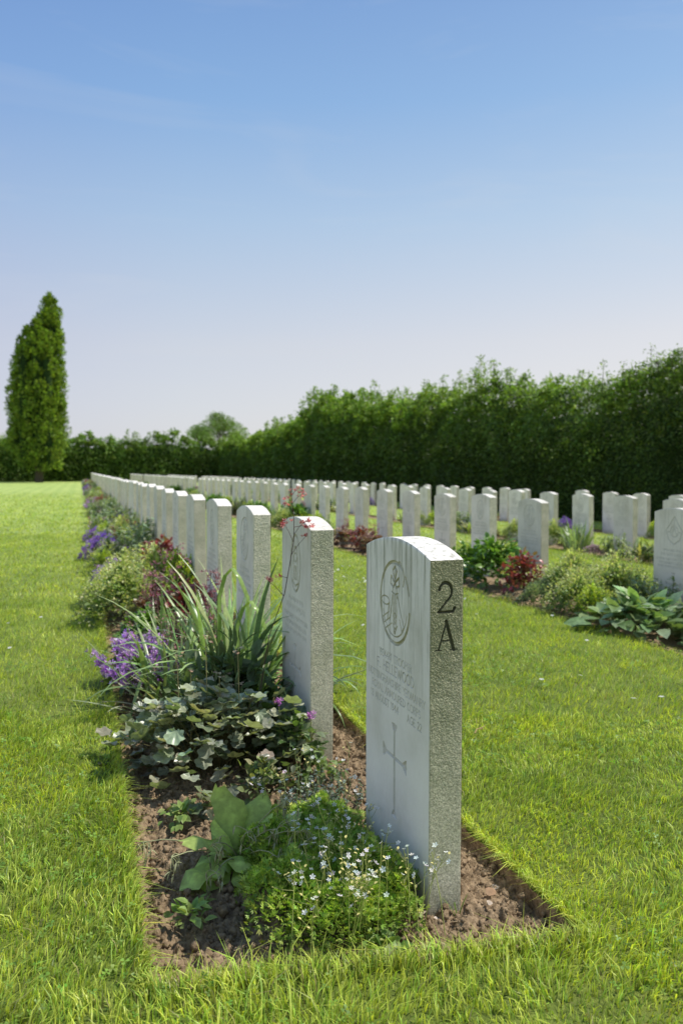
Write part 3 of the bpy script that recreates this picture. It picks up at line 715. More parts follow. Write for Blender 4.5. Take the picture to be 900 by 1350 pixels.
# ------------------------------------------------------------------ plants
def mound_pts(n, rx, ry, h, rng, shell=.35, flat=.6):
    """points through the outer shell of a dome; returns points and outward yaw, lift"""
    a = rng.uniform(0, 6.283, n); u = rng.random(n)**flat; el = u*math.pi/2
    rr = 1-shell*rng.random(n)**1.5; lump = 1+.22*np.sin(a*3+rx*40)*np.cos(el*3+ry*20)+.10*np.sin(a*7+el*5)
    P = np.column_stack([rx*np.cos(a)*np.cos(el)*rr*lump, ry*np.sin(a)*np.cos(el)*rr*lump, .02+h*np.sin(el)*rr*lump]); return P, a, el
def mound(v, n, rx, ry, h, T, size, cols, rng, lift=.6, jl=.4, shell=.35, off=(0, 0, 0), vv=.18, flat=.6):
    P, a, el = mound_pts(n, rx, ry, h, rng, shell, flat)
    yaw = a-math.pi/2+rng.normal(0, .5, n); S = rng.uniform(size[0], size[1], n)
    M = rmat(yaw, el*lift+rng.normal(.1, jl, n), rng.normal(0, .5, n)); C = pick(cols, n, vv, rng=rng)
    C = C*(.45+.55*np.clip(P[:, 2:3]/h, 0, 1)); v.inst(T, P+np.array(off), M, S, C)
def flowers(v, P, T, size, cols, rng, tilt=.5):
    n = len(P); v.inst(T, P, rmat(rng.uniform(0, 6.3, n), rng.normal(0, tilt, n), rng.normal(0, tilt, n)), rng.uniform(size[0], size[1], n), pick(cols, n, .12, rng=rng))
def plant(name, loc, label, cat='plant', group=None):
    return tag(empty(name, (loc[0], loc[1], float(gz(loc[0]))+(loc[2] if len(loc) > 2 else .0))), label, cat, group)
G1 = (.10, .17, .035); G2 = (.07, .13, .03); GR = (.15, .20, .12); LIME = (.33, .40, .06)

# --- the cushion of mossy saxifrage beside the nearest stone
rng = np.random.default_rng(3)
pl = plant('saxifrage', (-.165, .19, .0), 'low mossy cushion with many small white flowers at the foot of the nearest headstone', 'flower')
v = Veg()
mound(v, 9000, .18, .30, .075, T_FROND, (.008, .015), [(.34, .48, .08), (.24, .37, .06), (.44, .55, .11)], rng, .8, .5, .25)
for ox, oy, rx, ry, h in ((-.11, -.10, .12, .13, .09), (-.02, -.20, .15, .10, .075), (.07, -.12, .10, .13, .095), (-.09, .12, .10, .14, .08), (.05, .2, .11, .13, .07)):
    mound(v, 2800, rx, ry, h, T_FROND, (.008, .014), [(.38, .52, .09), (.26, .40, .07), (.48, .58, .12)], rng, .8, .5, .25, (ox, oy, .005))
v.build('foliage', M_LEAF, pl)
st = Veg(); fl = Veg(); FP = []
for k in range(105):
    x = rng.normal(.0, .085); y = rng.uniform(-.30, .36) if k < 75 else rng.uniform(-.30, -.12)
    if abs(x) > .17: continue
    h = rng.uniform(.11, .215); l = rng.normal(0, .025, 2)
    top = np.array([x+l[0], y+l[1], h]); pts = [(x, y, .03), (x+l[0]*.3, y+l[1]*.3, h*.5), top]
    thin_stem(st, pts, .0011, (.42, .46, .12) if y < .05 else (.2, .27, .09)); FP.append(top)
    for j in range(rng.integers(2, 6)):
        t = rng.uniform(.4, .9); b = np.array(pts[1])*(1-t)+top*t; e = b+np.array([rng.normal(0, .016), rng.normal(0, .016), rng.uniform(.008, .025)])
        thin_stem(st, [b, (b+e)/2+(0, 0, -.002), e], .0008, (.25, .27, .09))
        if rng.random() < .35: FP.append(e)
        else: st.inst(T_OVAL, np.array([e]), rmat(rng.uniform(0, 6), .6, 0), .0075, np.array([[.62, .55, .2]]))
st.build('stems', M_STEM, pl); FP = np.array(FP)
flowers(fl, FP, T_FLOW5, (.0044, .0068), [(.88, .88, .84)], rng, .45); fl.build('flowers', M_PETAL, pl)

# --- broad leaved primula with drooping seed heads
rng = np.random.default_rng(4)
pl = plant('primula', (-.335, .33), 'green broad leaved plant with drooping seed heads on the bare soil at the front', 'plant')
v = Veg()
for ya, lf, ln, w, dr in ((1.7, 1.35, .20, .085, .3), (2.6, 1.2, .17, .085, .5), (.9, 1.3, .21, .08, .4), (1.2, .95, .22, .09, .8), (.2, 1.1, .20, .085, .6), (3.3, .9, .19, .09, .8), (-2.6, .7, .19, .085, .9), (-.6, .9, .18, .08, .8), (1.9, 1.25, .19, .075, .7), (1.2, 1.15, .17, .08, .8), (.6, .85, .17, .075, .9), (2.9, .75, .17, .085, 1.0), (3.5, .55, .15, .07, 1.), (-2.4, .45, .17, .07, 1.1),
                          (-1.7, .5, .14, .065, 1.1), (-.9, .6, .13, .06, 1.), (.0, .7, .15, .07, 1.), (2.4, .95, .15, .075, .9), (.9, 1.3, .13, .06, .7), (-2.9, .8, .13, .06, 1.2), (-1.2, .85, .12, .06, 1.), (2.2, .55, .16, .07, 1.2), (3.8, .9, .14, .06, 1.), (.5, 1.3, .15, .06, .6), (-2., 1.1, .13, .06, 1.3), (-3.1, .4, .15, .06, .8)):
    n = 9; p = arc_pts((0, 0, .01), ya, ln*.88*rng.uniform(.85, 1.1), lf+rng.normal(0, .12), dr*1.35, n, rng.normal(0, .35)); t = np.linspace(0, 1, n); ww = w*.82*np.array([.14, .15, .28, .62, .9, 1.05, 1.08, .86, .25])
    sd_ = (-math.sin(ya), math.cos(ya), 0); V_, F_ = ribbon(p, ww, sd_, .18); V_ += rng.normal(0, .003, V_.shape)
    w_ = 0; V_ += np.repeat(.004*(-1.)**np.arange(n), 3)[:, None]*np.array([0, 0, 1.]); c = np.array([.36, .46, .12])*rng.uniform(.8, 1.2); sh = np.tile([1, 1.4, 1], n)[:, None]*rng.uniform(.8, 1.15, (3*n, 1)); v.add(V_, [F_], c[None]*sh)
v.build('leaves', M_LEAF, pl)
v = Veg(); tanc = (.30, .31, .16)
for ya, ln, lf in ((-.5, .20, 1.3), (3.6, .21, .75), (2.9, .24, .6), (-1.1, .19, 1.1), (-1.6, .17, 1.2), (-1.3, .21, .8), (-2.2, .19, 1.), (-.9, .22, .95), (4.2, .18, .7)):
    p = arc_pts((0, 0, .02), ya, ln, lf, .7, 6); thin_stem(v, p, .0022, tanc); e = p[-1]
    for j in range(7):
        q = arc_pts(e, rng.uniform(0, 6.3), rng.uniform(.015, .05), rng.uniform(-.7, 1.0), rng.uniform(.3, 2.), 5); thin_stem(v, q, .0011, tanc)
        v.inst(T_NARROW, q[-1:], rmat(rng.uniform(0, 6.3, 3), rng.uniform(-1.5, -1., 3), 0), .022, np.tile(tanc, (3, 1)))if False else None
        for r_ in range(3): v.inst(T_NARROW, q[-1:], rmat(rng.uniform(0, 6.3), rng.uniform(-1.6, -.2), 0), .020, np.array([tanc])*rng.uniform(.7, 1.2))
v.build('seed_heads', M_STEM, pl)

# --- coral bells (heuchera) mound in front of the second stone
def heuchera(pl, n, rx, ry, h, size, cols, rng, stalk=True, pale=.15):
    v = Veg(); P, a, el = mound_pts(n, rx, ry, h, rng, .45, .7); S = rng.uniform(size[0], size[1], n)
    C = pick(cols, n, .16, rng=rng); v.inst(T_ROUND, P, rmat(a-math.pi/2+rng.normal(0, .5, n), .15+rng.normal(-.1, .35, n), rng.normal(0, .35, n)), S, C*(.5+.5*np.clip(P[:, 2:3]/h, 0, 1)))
    v.build('leaves', M_GLOSS, pl)
    if stalk:
        s = Veg()
        for i in range(0, n, 2):
            b = np.array([P[i, 0]*.3, P[i, 1]*.3, .0]); thin_stem(s, [b, (b+P[i])/2+(0, 0, .02), P[i]], .0014, (.13, .12, .05))
        s.build('stems', M_STEM, pl)
rng = np.random.default_rng(5)
pl = plant('coral_bells', (-.28, .98), 'wide mound of dull scalloped grey green leaves in front of the second headstone')
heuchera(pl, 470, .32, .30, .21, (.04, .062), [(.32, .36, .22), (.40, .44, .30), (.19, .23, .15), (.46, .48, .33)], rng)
pl = plant('coral_bells', (-.40, .62), 'small stray scalloped leaf tuft on bare soil beside the lawn edge')
heuchera(pl, 7, .05, .05, .05, (.04, .05), [(.16, .20, .11)], rng)
# dead nettle with pale pointed leaves and two purple flowers
pl = plant('dead_nettle', (-.07, .86), 'pale pointed leaves with two purple flowers against the foot of the second headstone')
v = Veg(); mound(v, 240, .11, .14, .15, T_OVAL, (.022, .04), [(.20, .26, .13), (.26, .31, .17), (.12, .2, .06)], rng, .2, .4, .5)
mound(v, 90, .10, .09, .06, T_OVAL, (.02, .032), [(.20, .28, .10)], rng, .2, .4, .5, (.05, -.12, 0)); v.build('leaves', M_LEAF, pl)
s = Veg(); f = Veg()
for x, y, h in ((-.04, .0, .235), (.045, -.06, .20)):
    thin_stem(s, [(x, y, 0), (x+.005, y, h*.5), (x, y, h)], .0018, (.2, .2, .08))
    flowers(f, np.array([(x, y, h)]*6)+rng.normal(0, .006, (6, 3)), T_BELL, (.007, .011), [(.55, .18, .55), (.65, .3, .65)], rng, .9); f.build('flower', M_PETAL, pl); f = Veg()
s.build('stems', M_STEM, pl)
# grey leaved creeping plant between the first two stones
pl = plant('creeping_thyme', (-.05, .62), 'sparse creeping plant with tiny blue grey leaves between the two nearest headstones')
v = Veg(); s = Veg()
for k in range(60):
    a = rng.uniform(0, 6.3); r_ = rng.uniform(.02, .13); x, y = r_*math.cos(a), r_*1.1*math.sin(a); h = rng.uniform(.03, .10); l = rng.normal(0, .02, 2)
    thin_stem(s, [(x, y, 0), (x+l[0]*.5, y+l[1]*.5, h*.5), (x+l[0], y+l[1], h)], .0011, (.18, .13, .08))
    m = 12; t = rng.uniform(.2, 1, m)[:, None]; P = np.array([x, y, 0])+t*np.array([l[0], l[1], h]); v.inst(T_OVAL, P, rmat(rng.uniform(0, 6.3, m), rng.normal(.3, .4, m), 0), rng.uniform(.008, .014, m), pick([(.17, .23, .17), (.24, .29, .23), (.11, .16, .10)], m, .15, rng=rng))
v.build('leaves', M_LEAF, pl); s.build('stems', M_STEM, pl)
pl = plant('stonecrop', (-.20, .70), 'tuft of pale yellow tinged rosettes at the lit front of the grey green mound')
v = Veg(); mound(v, 170, .09, .08, .09, T_OVAL, (.014, .028), [(.36, .36, .17), (.28, .32, .13), (.16, .24, .09)], rng, .6, .5, .6); v.build('leaves', M_LEAF, pl)
for k, (x, y, lab) in enumerate(((.06, .018, 'thin grass shoot with two blades at the foot of the nearest headstone'),)):
    pl = plant('grass_shoot', (x+.0, y-.035), lab, 'weed'); v = Veg()
    for ya in (.4, 2.6, 1.5): strap(v, (0, 0, 0), ya, .06, 1.2, .5, .003, (.2, .3, .05), 6)
    v.build('blades', M_LEAF, pl)

rng = np.random.default_rng(40)
for x_, y_, s_, lab_ in ((-.44, .60, 1., 'low sprawling green weed on the soil near the lawn edge'), (-.13, -.10, .8, 'tiny green seedlings at the very front of the near bed'), (-.48, .13, .8, 'small flat weed in the shaded front left corner of the bed')):
    pl = plant('small_weed', (x_, y_), lab_, 'weed'); v = Veg(); mound(v, 46, .06*s_, .07*s_, .035*s_, T_OVAL, (.016, .03), [(.22, .34, .08), (.3, .4, .12)], rng, .2, .4, .7); v.build('leaves', M_LEAF, pl)
# --- day lily with broad arching straps
def strap_clump(pl, n, ln, w, lift, droop, cols, rng, spread=.05, yaw0=0, yawr=6.3, mat=None, nm='leaves'):
    v = Veg()
    for k in range(n):
        a = yaw0+rng.uniform(-yawr/2, yawr/2); b = (rng.normal(0, spread), rng.normal(0, spread), 0)
        strap(v, b, a, rng.uniform(*ln), rng.uniform(*lift), rng.uniform(*droop), rng.uniform(*w), pick(cols, 1, .15, rng=rng)[0], 10, .35, rng.normal(0, .25))
    return v.build(nm, mat or M_GLOSS, pl)
rng = np.random.default_rng(6)
pl = plant('day_lily', (-.14, 1.40), 'clump of tall broad strap leaves, one arching over, beside the second headstone')
strap_clump(pl, 80, (.44, .70), (.013, .024), (1.15, 1.55), (.3, 2.0), [(.28, .40, .15), (.36, .48, .19), (.2, .3, .13)], rng, .06)
strap_clump(pl, 42, (.30, .52), (.014, .024), (1.0, 1.5), (1.0, 2.6), [(.22, .35, .10), (.32, .45, .14)], rng, .08)
v = Veg()
for ya, base, ln, top in ((math.pi-.2, (-.06, .02, 0), .80, .0), (.0, (.0, -.02, 0), .62, 0)):
    n = 16; t = np.linspace(0, 1, n); up = .56 if top == 0 and ln > .7 else .44; r_ = .055
    z = np.where(t < .62, t/.62*up, up-np.clip((t-.70), 0, 1)/.3*.25); x = np.clip((t-.55)/.25, 0, 1)*r_*2
    z = z+np.where((t > .55) & (t < .78), .03*np.sin((t-.55)/.23*math.pi), 0); sg = 1 if ya < 1 else 1
    px_, py_ = CY*x, -SY*x; P = np.column_stack([base[0]+px_, base[1]+py_, z]); V_, F_ = ribbon(P, .020*np.clip((1-t)*4+.1, 0, 1)**.7, (-SY, -CY, 0) if False else (SY+.9*CY, CY-.9*SY, 0), .3)
    v.add(V_, [F_], np.array([.28, .40, .12]))
v.build('leaves', M_GLOSS, pl)
pl = plant('day_lily', (.165, 1.50), 'few drooping green strap leaves overhanging the lawn right of the second headstone')
strap_clump(pl, 15, (.22, .40), (.010, .017), (.7, 1.3), (1.2, 2.6), [(.16, .25, .08), (.12, .2, .06)], rng, .03, -.5, 2.6)
v = Veg(); thin_stem(v, [(0, 0, .0), (.10, -.08, .13), (.22, -.16, .19)], .0028, (.3, .33, .16)); thin_stem(v, [(0, 0, .0), (.04, -.14, .08), (.08, -.26, .02)], .002, (.2, .13, .07)); v.build('stems', M_STEM, pl)
# --- iris fan with stiff blades leaning over the lawn edge
pl = plant('iris', (-.33, 1.62), 'stiff narrow sword leaves leaning left over the lawn edge in the left bed', 'flower')
strap_clump(pl, 75, (.24, .46), (.010, .017), (.9, 1.5), (.1, .8), [(.24, .34, .13), (.30, .40, .17), (.18, .26, .09)], rng, .09)
strap_clump(pl, 16, (.26, .36), (.011, .017), (.45, .9), (.0, .7), [(.38, .44, .26), (.28, .36, .18), (.45, .45, .28)], rng, .07, 3.5, 2.0)
v = Veg(); s = Veg()
for k in range(18):
    x, y = rng.normal(0, .10, 2); h = rng.uniform(.28, .50); l = rng.normal(0, .05, 2); thin_stem(s, [(x, y, 0), (x+l[0]*.4, y+l[1]*.4, h*.6), (x+l[0], y+l[1], h)], .0015, (.26, .2, .12))
    m = 14; t = rng.uniform(.6, 1.02, m)[:, None]; P = np.array([x, y, 0])+t*np.array([l[0], l[1], h])+rng.normal(0, .012, (m, 3)); v.inst(T_OVAL, P, rmat(rng.uniform(0, 6.3, m), rng.normal(0, .8, m), 0), rng.uniform(.007, .015, m), pick([(.38, .18, .18), (.45, .28, .25), (.3, .22, .12)], m, .2, rng=rng))
v.n, v.V, v.C, v.F = v.n, v.V, v.C, v.F
for Vq, Cq in zip(s.V, s.C): pass
k0 = v.n; v.V += s.V; v.C += s.C; v.n += s.n
for kk, ff in s.F.items(): v.F.setdefault(kk, []).extend([q+k0 for q in ff])
v.build('seed_stalks', M_PETAL, pl)
pl = plant('meadow_weed', (-.20, 1.18), 'loose dark green leafy tangle with dry upright stalks behind the grey green mound')
v = Veg(); mound(v, 420, .26, .30, .24, T_BROAD, (.04, .075), [(.12, .18, .06), (.17, .25, .10), (.10, .15, .07)], rng, .4, .5, .5); mound(v, 160, .24, .25, .28, T_NARROW, (.05, .10), [(.15, .2, .09)], rng, .9, .4, .5); v.build('leaves', M_LEAF, pl)
s = Veg()
for x, y, h in ((-.12, -.18, .42), (-.03, -.25, .38), (-.08, -.2, .3), (-.2, -.1, .35), (-.17, -.2, .33), (.0, -.15, .25)):
    thin_stem(s, [(x, y, 0), (x+.01, y, h*.6), (x+.005, y-.01, h)], .0018, (.30, .27, .12)); m = 8; P = np.array([x+.005, y-.01, h])+rng.normal(0, .010, (m, 3)); s.inst(T_OVAL, P, rmat(rng.uniform(0, 6.3, m), .5, 0), .014, pick([(.4, .33, .2), (.3, .22, .12)], m, rng=rng))
s.build('stalks', M_STEM, pl)
# --- thin red flower spray crossing the second stone
def spray(pl, pts, buds, r_, rng, red=((.62, .12, .12), (.7, .28, .26)), twigs=True):
    s = Veg(); f = Veg(); thin_stem(s, pts, r_, (.07, .04, .035)); pts = np.array(pts, float)
    for (t, dx, dy, dz, nb) in buds:
        i = min(int(t*(len(pts)-1)), len(pts)-2); u = t*(len(pts)-1)-i; b = pts[i]*(1-u)+pts[i+1]*u; e = b+np.array([dx, dy, dz])
        thin_stem(s, [b, (b+e)/2+(0, 0, .004), e], r_*.55, (.1, .05, .04)); P = e+rng.normal(0, .005, (nb, 3))+np.linspace(-1, 1, nb)[:, None]*np.array([.012*CY, -.012*SY, .003])
        f.inst(T_BELL, P, rmat(rng.uniform(0, 6.3, nb), rng.normal(-.6, .6, nb), 0), rng.uniform(.006, .010, nb), pick(red, nb, .15, rng=rng))
    s.build('stem', M_STEM, pl); f.build('flowers', M_PETAL, pl)
pl = plant('coral_flower', (-.165, .97), 'thin dark stem with small coral red flowers crossing in front of the second headstone', 'flower')
d_ = lambda a, b, z: (CY*a, -SY*a+b, z)
spray(pl, [d_(0, .05, .05), d_(.03, .04, .24), d_(.055, .02, .42), d_(.10, 0, .56), d_(.118, 0, .66), d_(.13, 0, .73), d_(.128, -.01, .80), d_(.12, -.01, .87)],
      [(.42, -.05, 0, .05, 4), (.5, -.03, 0, .0, 2), (.62, .05, 0, .06, 6), (.7, -.03, 0, .06, 6), (.75, .035, 0, .04, 7), (.8, .05, 0, -.0, 8), (.9, -.02, 0, .02, 4), (.95, .03, 0, .03, 6), (1., .02, 0, .02, 5), (1., -.01, 0, -.005, 4)], .0018, rng)
rng = np.random.default_rng(8)
for k, (x, y, h, lab) in enumerate(((-.40, 2.0, .50, 'slender pink flower spike at the outer side of the sword leaves'), (-.22, 1.55, .56, 'tall thin pink spike rising out of the strap leaves'), (-.34, 2.35, .55, 'pink flower spike behind the sword leaves near the bronze leaves'), (-.30, 1.95, .62, 'tall pinkish flower spike rising between the sword leaves and the row of headstones'), (-.17, 1.75, .52, 'short dusky pink flower spike beside the strap leaves'))):
    pl = plant('flower_spike', (x, y), lab, 'flower'); spray(pl, [(0, 0, 0), (0, 0, h*.4), (.005, 0, h*.75), (.012, 0, h)], [(t, rng.normal(0, .018), rng.normal(0, .01), rng.uniform(.0, .015), 3) for t in np.linspace(.6, 1, 16)], .0016, rng, ((.42, .16, .2), (.5, .28, .3)))

# --- prototypes repeated along the beds
def spikes_of(v, s, n, rx, ry, h, cols, rng, size=(.008, .014), m=26, t0=.45, lean=.35, T=None):
    for k in range(n):
        a = rng.uniform(0, 6.3); q = math.sqrt(rng.random()); x, y = rx*q*math.cos(a)*.5, ry*q*math.sin(a)*.5; l = np.array([rx*q*math.cos(a), ry*q*math.sin(a)])*lean*2+rng.normal(0, .02, 2); hh = h*rng.uniform(.7, 1.05)*(1-.35*q)
        top = np.array([x+l[0], y+l[1], hh]); thin_stem(s, [(x, y, .02), ((x+top[0])/2, (y+top[1])/2, hh*.6), top], .0018, (.12, .14, .06))
        t = rng.uniform(t0, 1.03, m)[:, None]; P = np.array([x, y, .02])*(1-t)+top*t+rng.normal(0, .010, (m, 3)); v.inst(T or T_BELL, P, rmat(rng.uniform(0, 6.3, m), rng.normal(-.3, .7, m), 0), rng.uniform(*size, m), pick(cols, m, .2, rng=rng))
def P_bell(rng):
    pl = empty('bellflower', (0, 0, 0)); f = Veg(); s = Veg(); v = Veg()
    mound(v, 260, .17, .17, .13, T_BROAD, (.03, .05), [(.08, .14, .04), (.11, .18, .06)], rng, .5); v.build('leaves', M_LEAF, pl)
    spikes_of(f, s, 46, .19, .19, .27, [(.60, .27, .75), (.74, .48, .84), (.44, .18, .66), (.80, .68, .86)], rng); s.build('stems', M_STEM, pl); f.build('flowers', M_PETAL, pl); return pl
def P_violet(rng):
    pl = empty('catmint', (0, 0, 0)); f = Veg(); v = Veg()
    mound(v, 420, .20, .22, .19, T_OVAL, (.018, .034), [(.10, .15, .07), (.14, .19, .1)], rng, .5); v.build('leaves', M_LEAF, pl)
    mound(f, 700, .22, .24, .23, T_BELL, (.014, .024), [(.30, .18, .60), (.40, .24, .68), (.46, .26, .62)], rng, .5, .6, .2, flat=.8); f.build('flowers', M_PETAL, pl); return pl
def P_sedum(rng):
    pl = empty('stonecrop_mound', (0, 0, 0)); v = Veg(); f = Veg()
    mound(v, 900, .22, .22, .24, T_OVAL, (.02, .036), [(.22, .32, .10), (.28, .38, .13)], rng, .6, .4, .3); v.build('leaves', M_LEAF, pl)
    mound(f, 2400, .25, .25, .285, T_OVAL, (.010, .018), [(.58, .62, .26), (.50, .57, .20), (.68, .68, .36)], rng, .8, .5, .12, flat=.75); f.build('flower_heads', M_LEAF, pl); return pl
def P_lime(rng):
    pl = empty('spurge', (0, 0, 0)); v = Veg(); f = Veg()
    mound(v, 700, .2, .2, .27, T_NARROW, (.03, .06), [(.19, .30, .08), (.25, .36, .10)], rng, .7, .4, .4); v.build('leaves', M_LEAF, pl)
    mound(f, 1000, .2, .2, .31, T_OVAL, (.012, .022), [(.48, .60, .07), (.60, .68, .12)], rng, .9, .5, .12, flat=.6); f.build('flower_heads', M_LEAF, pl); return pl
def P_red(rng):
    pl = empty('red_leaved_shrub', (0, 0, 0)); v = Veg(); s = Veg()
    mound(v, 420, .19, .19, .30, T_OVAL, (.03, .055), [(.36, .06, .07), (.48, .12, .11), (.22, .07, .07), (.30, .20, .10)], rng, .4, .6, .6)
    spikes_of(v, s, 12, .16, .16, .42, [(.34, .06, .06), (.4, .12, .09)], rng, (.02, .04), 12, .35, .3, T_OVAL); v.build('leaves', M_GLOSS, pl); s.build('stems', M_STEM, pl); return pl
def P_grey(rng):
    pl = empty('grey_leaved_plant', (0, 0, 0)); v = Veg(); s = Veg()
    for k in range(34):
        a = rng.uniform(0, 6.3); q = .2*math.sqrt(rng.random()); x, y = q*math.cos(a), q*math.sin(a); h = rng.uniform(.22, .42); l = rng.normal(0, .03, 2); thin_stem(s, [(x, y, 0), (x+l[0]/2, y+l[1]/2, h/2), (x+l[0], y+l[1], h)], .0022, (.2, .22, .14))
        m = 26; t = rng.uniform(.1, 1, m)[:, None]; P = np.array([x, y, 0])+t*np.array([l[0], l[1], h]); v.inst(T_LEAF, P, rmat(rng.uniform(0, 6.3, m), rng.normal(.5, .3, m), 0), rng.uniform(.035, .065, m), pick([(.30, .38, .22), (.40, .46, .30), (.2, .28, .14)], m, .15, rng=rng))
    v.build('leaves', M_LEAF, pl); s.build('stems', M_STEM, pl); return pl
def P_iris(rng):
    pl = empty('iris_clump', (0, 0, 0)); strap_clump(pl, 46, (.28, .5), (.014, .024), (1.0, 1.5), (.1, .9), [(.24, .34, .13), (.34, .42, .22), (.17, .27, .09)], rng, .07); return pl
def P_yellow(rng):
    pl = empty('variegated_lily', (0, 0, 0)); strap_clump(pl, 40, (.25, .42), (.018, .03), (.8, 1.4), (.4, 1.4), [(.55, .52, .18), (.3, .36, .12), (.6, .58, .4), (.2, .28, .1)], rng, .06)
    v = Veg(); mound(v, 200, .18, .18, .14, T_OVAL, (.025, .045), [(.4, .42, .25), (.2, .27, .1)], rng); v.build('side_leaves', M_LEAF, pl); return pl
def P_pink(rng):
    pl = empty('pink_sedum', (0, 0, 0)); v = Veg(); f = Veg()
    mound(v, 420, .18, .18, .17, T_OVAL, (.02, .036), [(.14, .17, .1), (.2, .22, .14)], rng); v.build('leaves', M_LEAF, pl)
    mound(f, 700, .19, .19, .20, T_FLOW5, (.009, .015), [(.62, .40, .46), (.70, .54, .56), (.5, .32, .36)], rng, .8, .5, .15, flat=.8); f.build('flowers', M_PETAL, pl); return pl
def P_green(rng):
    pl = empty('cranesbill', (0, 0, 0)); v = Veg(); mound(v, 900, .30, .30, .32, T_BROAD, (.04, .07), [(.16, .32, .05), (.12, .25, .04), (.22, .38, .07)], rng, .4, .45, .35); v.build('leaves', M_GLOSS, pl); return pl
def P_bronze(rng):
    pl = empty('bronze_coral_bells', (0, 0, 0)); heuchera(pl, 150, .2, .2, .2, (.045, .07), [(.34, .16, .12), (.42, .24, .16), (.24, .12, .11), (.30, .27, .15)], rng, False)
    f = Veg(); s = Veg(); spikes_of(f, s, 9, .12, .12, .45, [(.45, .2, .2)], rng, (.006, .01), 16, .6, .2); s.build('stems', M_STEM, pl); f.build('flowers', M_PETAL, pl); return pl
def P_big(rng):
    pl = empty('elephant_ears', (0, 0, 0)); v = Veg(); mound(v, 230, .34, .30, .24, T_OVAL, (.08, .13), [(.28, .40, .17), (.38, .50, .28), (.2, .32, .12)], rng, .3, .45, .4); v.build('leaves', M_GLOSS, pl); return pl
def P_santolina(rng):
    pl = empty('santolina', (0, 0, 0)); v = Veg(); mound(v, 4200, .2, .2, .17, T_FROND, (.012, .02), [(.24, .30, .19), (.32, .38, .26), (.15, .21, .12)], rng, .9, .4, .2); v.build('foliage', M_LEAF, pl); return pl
KIND = dict(bell=(P_bell, 'violet bellflower clump', 'flower'), violet=(P_violet, 'blue purple catmint mound', 'flower'), sedum=(P_sedum, 'pale green flat topped mound', 'plant'),
            lime=(P_lime, 'yellow green spurge mound', 'plant'), red=(P_red, 'dark red leaved shrub', 'shrub'), grey=(P_grey, 'upright grey green leafy plant', 'plant'),
            iris=(P_iris, 'clump of upright sword leaves', 'plant'), yellow=(P_yellow, 'cream and yellow striped strap leaves', 'plant'), pink=(P_pink, 'dusty pink flowering mound', 'flower'),
            green=(P_green, 'lush bright green leafy bush', 'shrub'), bronze=(P_bronze, 'bronze leaved mound with thin stems', 'plant'), big=(P_big, 'clump of large paddle shaped leaves', 'plant'), sant=(P_santolina, 'tight round grey green cushion', 'plant'))
PROTO = {}
def put(kind, x, y, label=None, s=1., group=None, sz=None, rz=None):
    fn, words, cat = KIND[kind]
    if kind not in PROTO: o = fn(np.random.default_rng(hash(kind) % 1000 if False else sum(map(ord, kind)))); PROTO[kind] = o
    else: o = copy_tree(PROTO[kind])
    o.location = (x, y, float(gz(x))-.005); o.rotation_euler = (0, 0, random.uniform(0, 6.28) if rz is None else rz); o.scale = (s, s, (sz or s))
    tag(o, label or words, cat, group)
    return o
# left bed, near to far
put('bell', -.47, 1.88, 'bright violet and white bellflower clump spilling onto the lawn beside the sword leaves', .85, sz=1.05)
put('bronze', -.28, 2.15, 'bronze red leaves just behind the bright violet bellflowers', .8)
put('green', -.36, 2.55, 'dark green broad leaves at the lawn edge behind the bright violet bellflowers', .62)
put('red', -.17, 2.75, 'dark crimson leaves beside the fourth headstone of the left row', .95, sz=1.0)
put('bronze', -.30, 2.95, 'orange brown leaved clump in front of the pale flat topped mound', .9, sz=1.1)
put('iris', -.02, 2.3, 'upright green sword leaves against the third headstone of the left row', .95)
put('sedum', -.45, 3.35, 'large pale green flat topped mound at the lawn edge of the left bed', 1.15)
put('sedum', -.24, 3.75, 'pale green flat topped mound in the middle of the left bed', 1.25)
put('sedum', -.40, 4.1, 'pale green flat topped mound behind two others of its kind', 1.1)
put('lime', -.10, 3.65, 'bright yellow green mound touching the headstones of the left row', 1.15)
put('violet', -.46, 4.65, 'blue purple mound at the lawn edge right behind the pale green mounds', .9)
put('bell', -.27, 4.7, 'smaller violet flowers between the blue purple mound and the red shrub', .9)
put('red', -.06, 4.95, 'reddish brown leaved shrub against the sixth headstone of the left row', 1.05, sz=1.15)
put('lime', -.50, 5.6, 'yellow green leafy tuft at the lawn edge between two purple mounds', .7)
put('grey', -.30, 5.8, 'wide grey green leafy plant in the middle of the left bed', 1.15)
put('grey', -.06, 6.4, 'tallest grey green leafy plant against the left row of headstones', 1.2)
put('violet', -.47, 6.9, 'deep purple mound at the lawn edge beside the grey green plants', 1.05)
put('sedum', -.25, 7.9, 'pale olive mound behind the grey green plants of the left bed', 1.15)
put('violet', -.49, 9.0, 'small purple mound at the lawn edge behind the pale olive mound', .8)
LANE = ['bell', 'violet', 'sedum', 'pink', 'lime', 'grey', 'bronze']; rb = random.Random(5)
names_near = {}
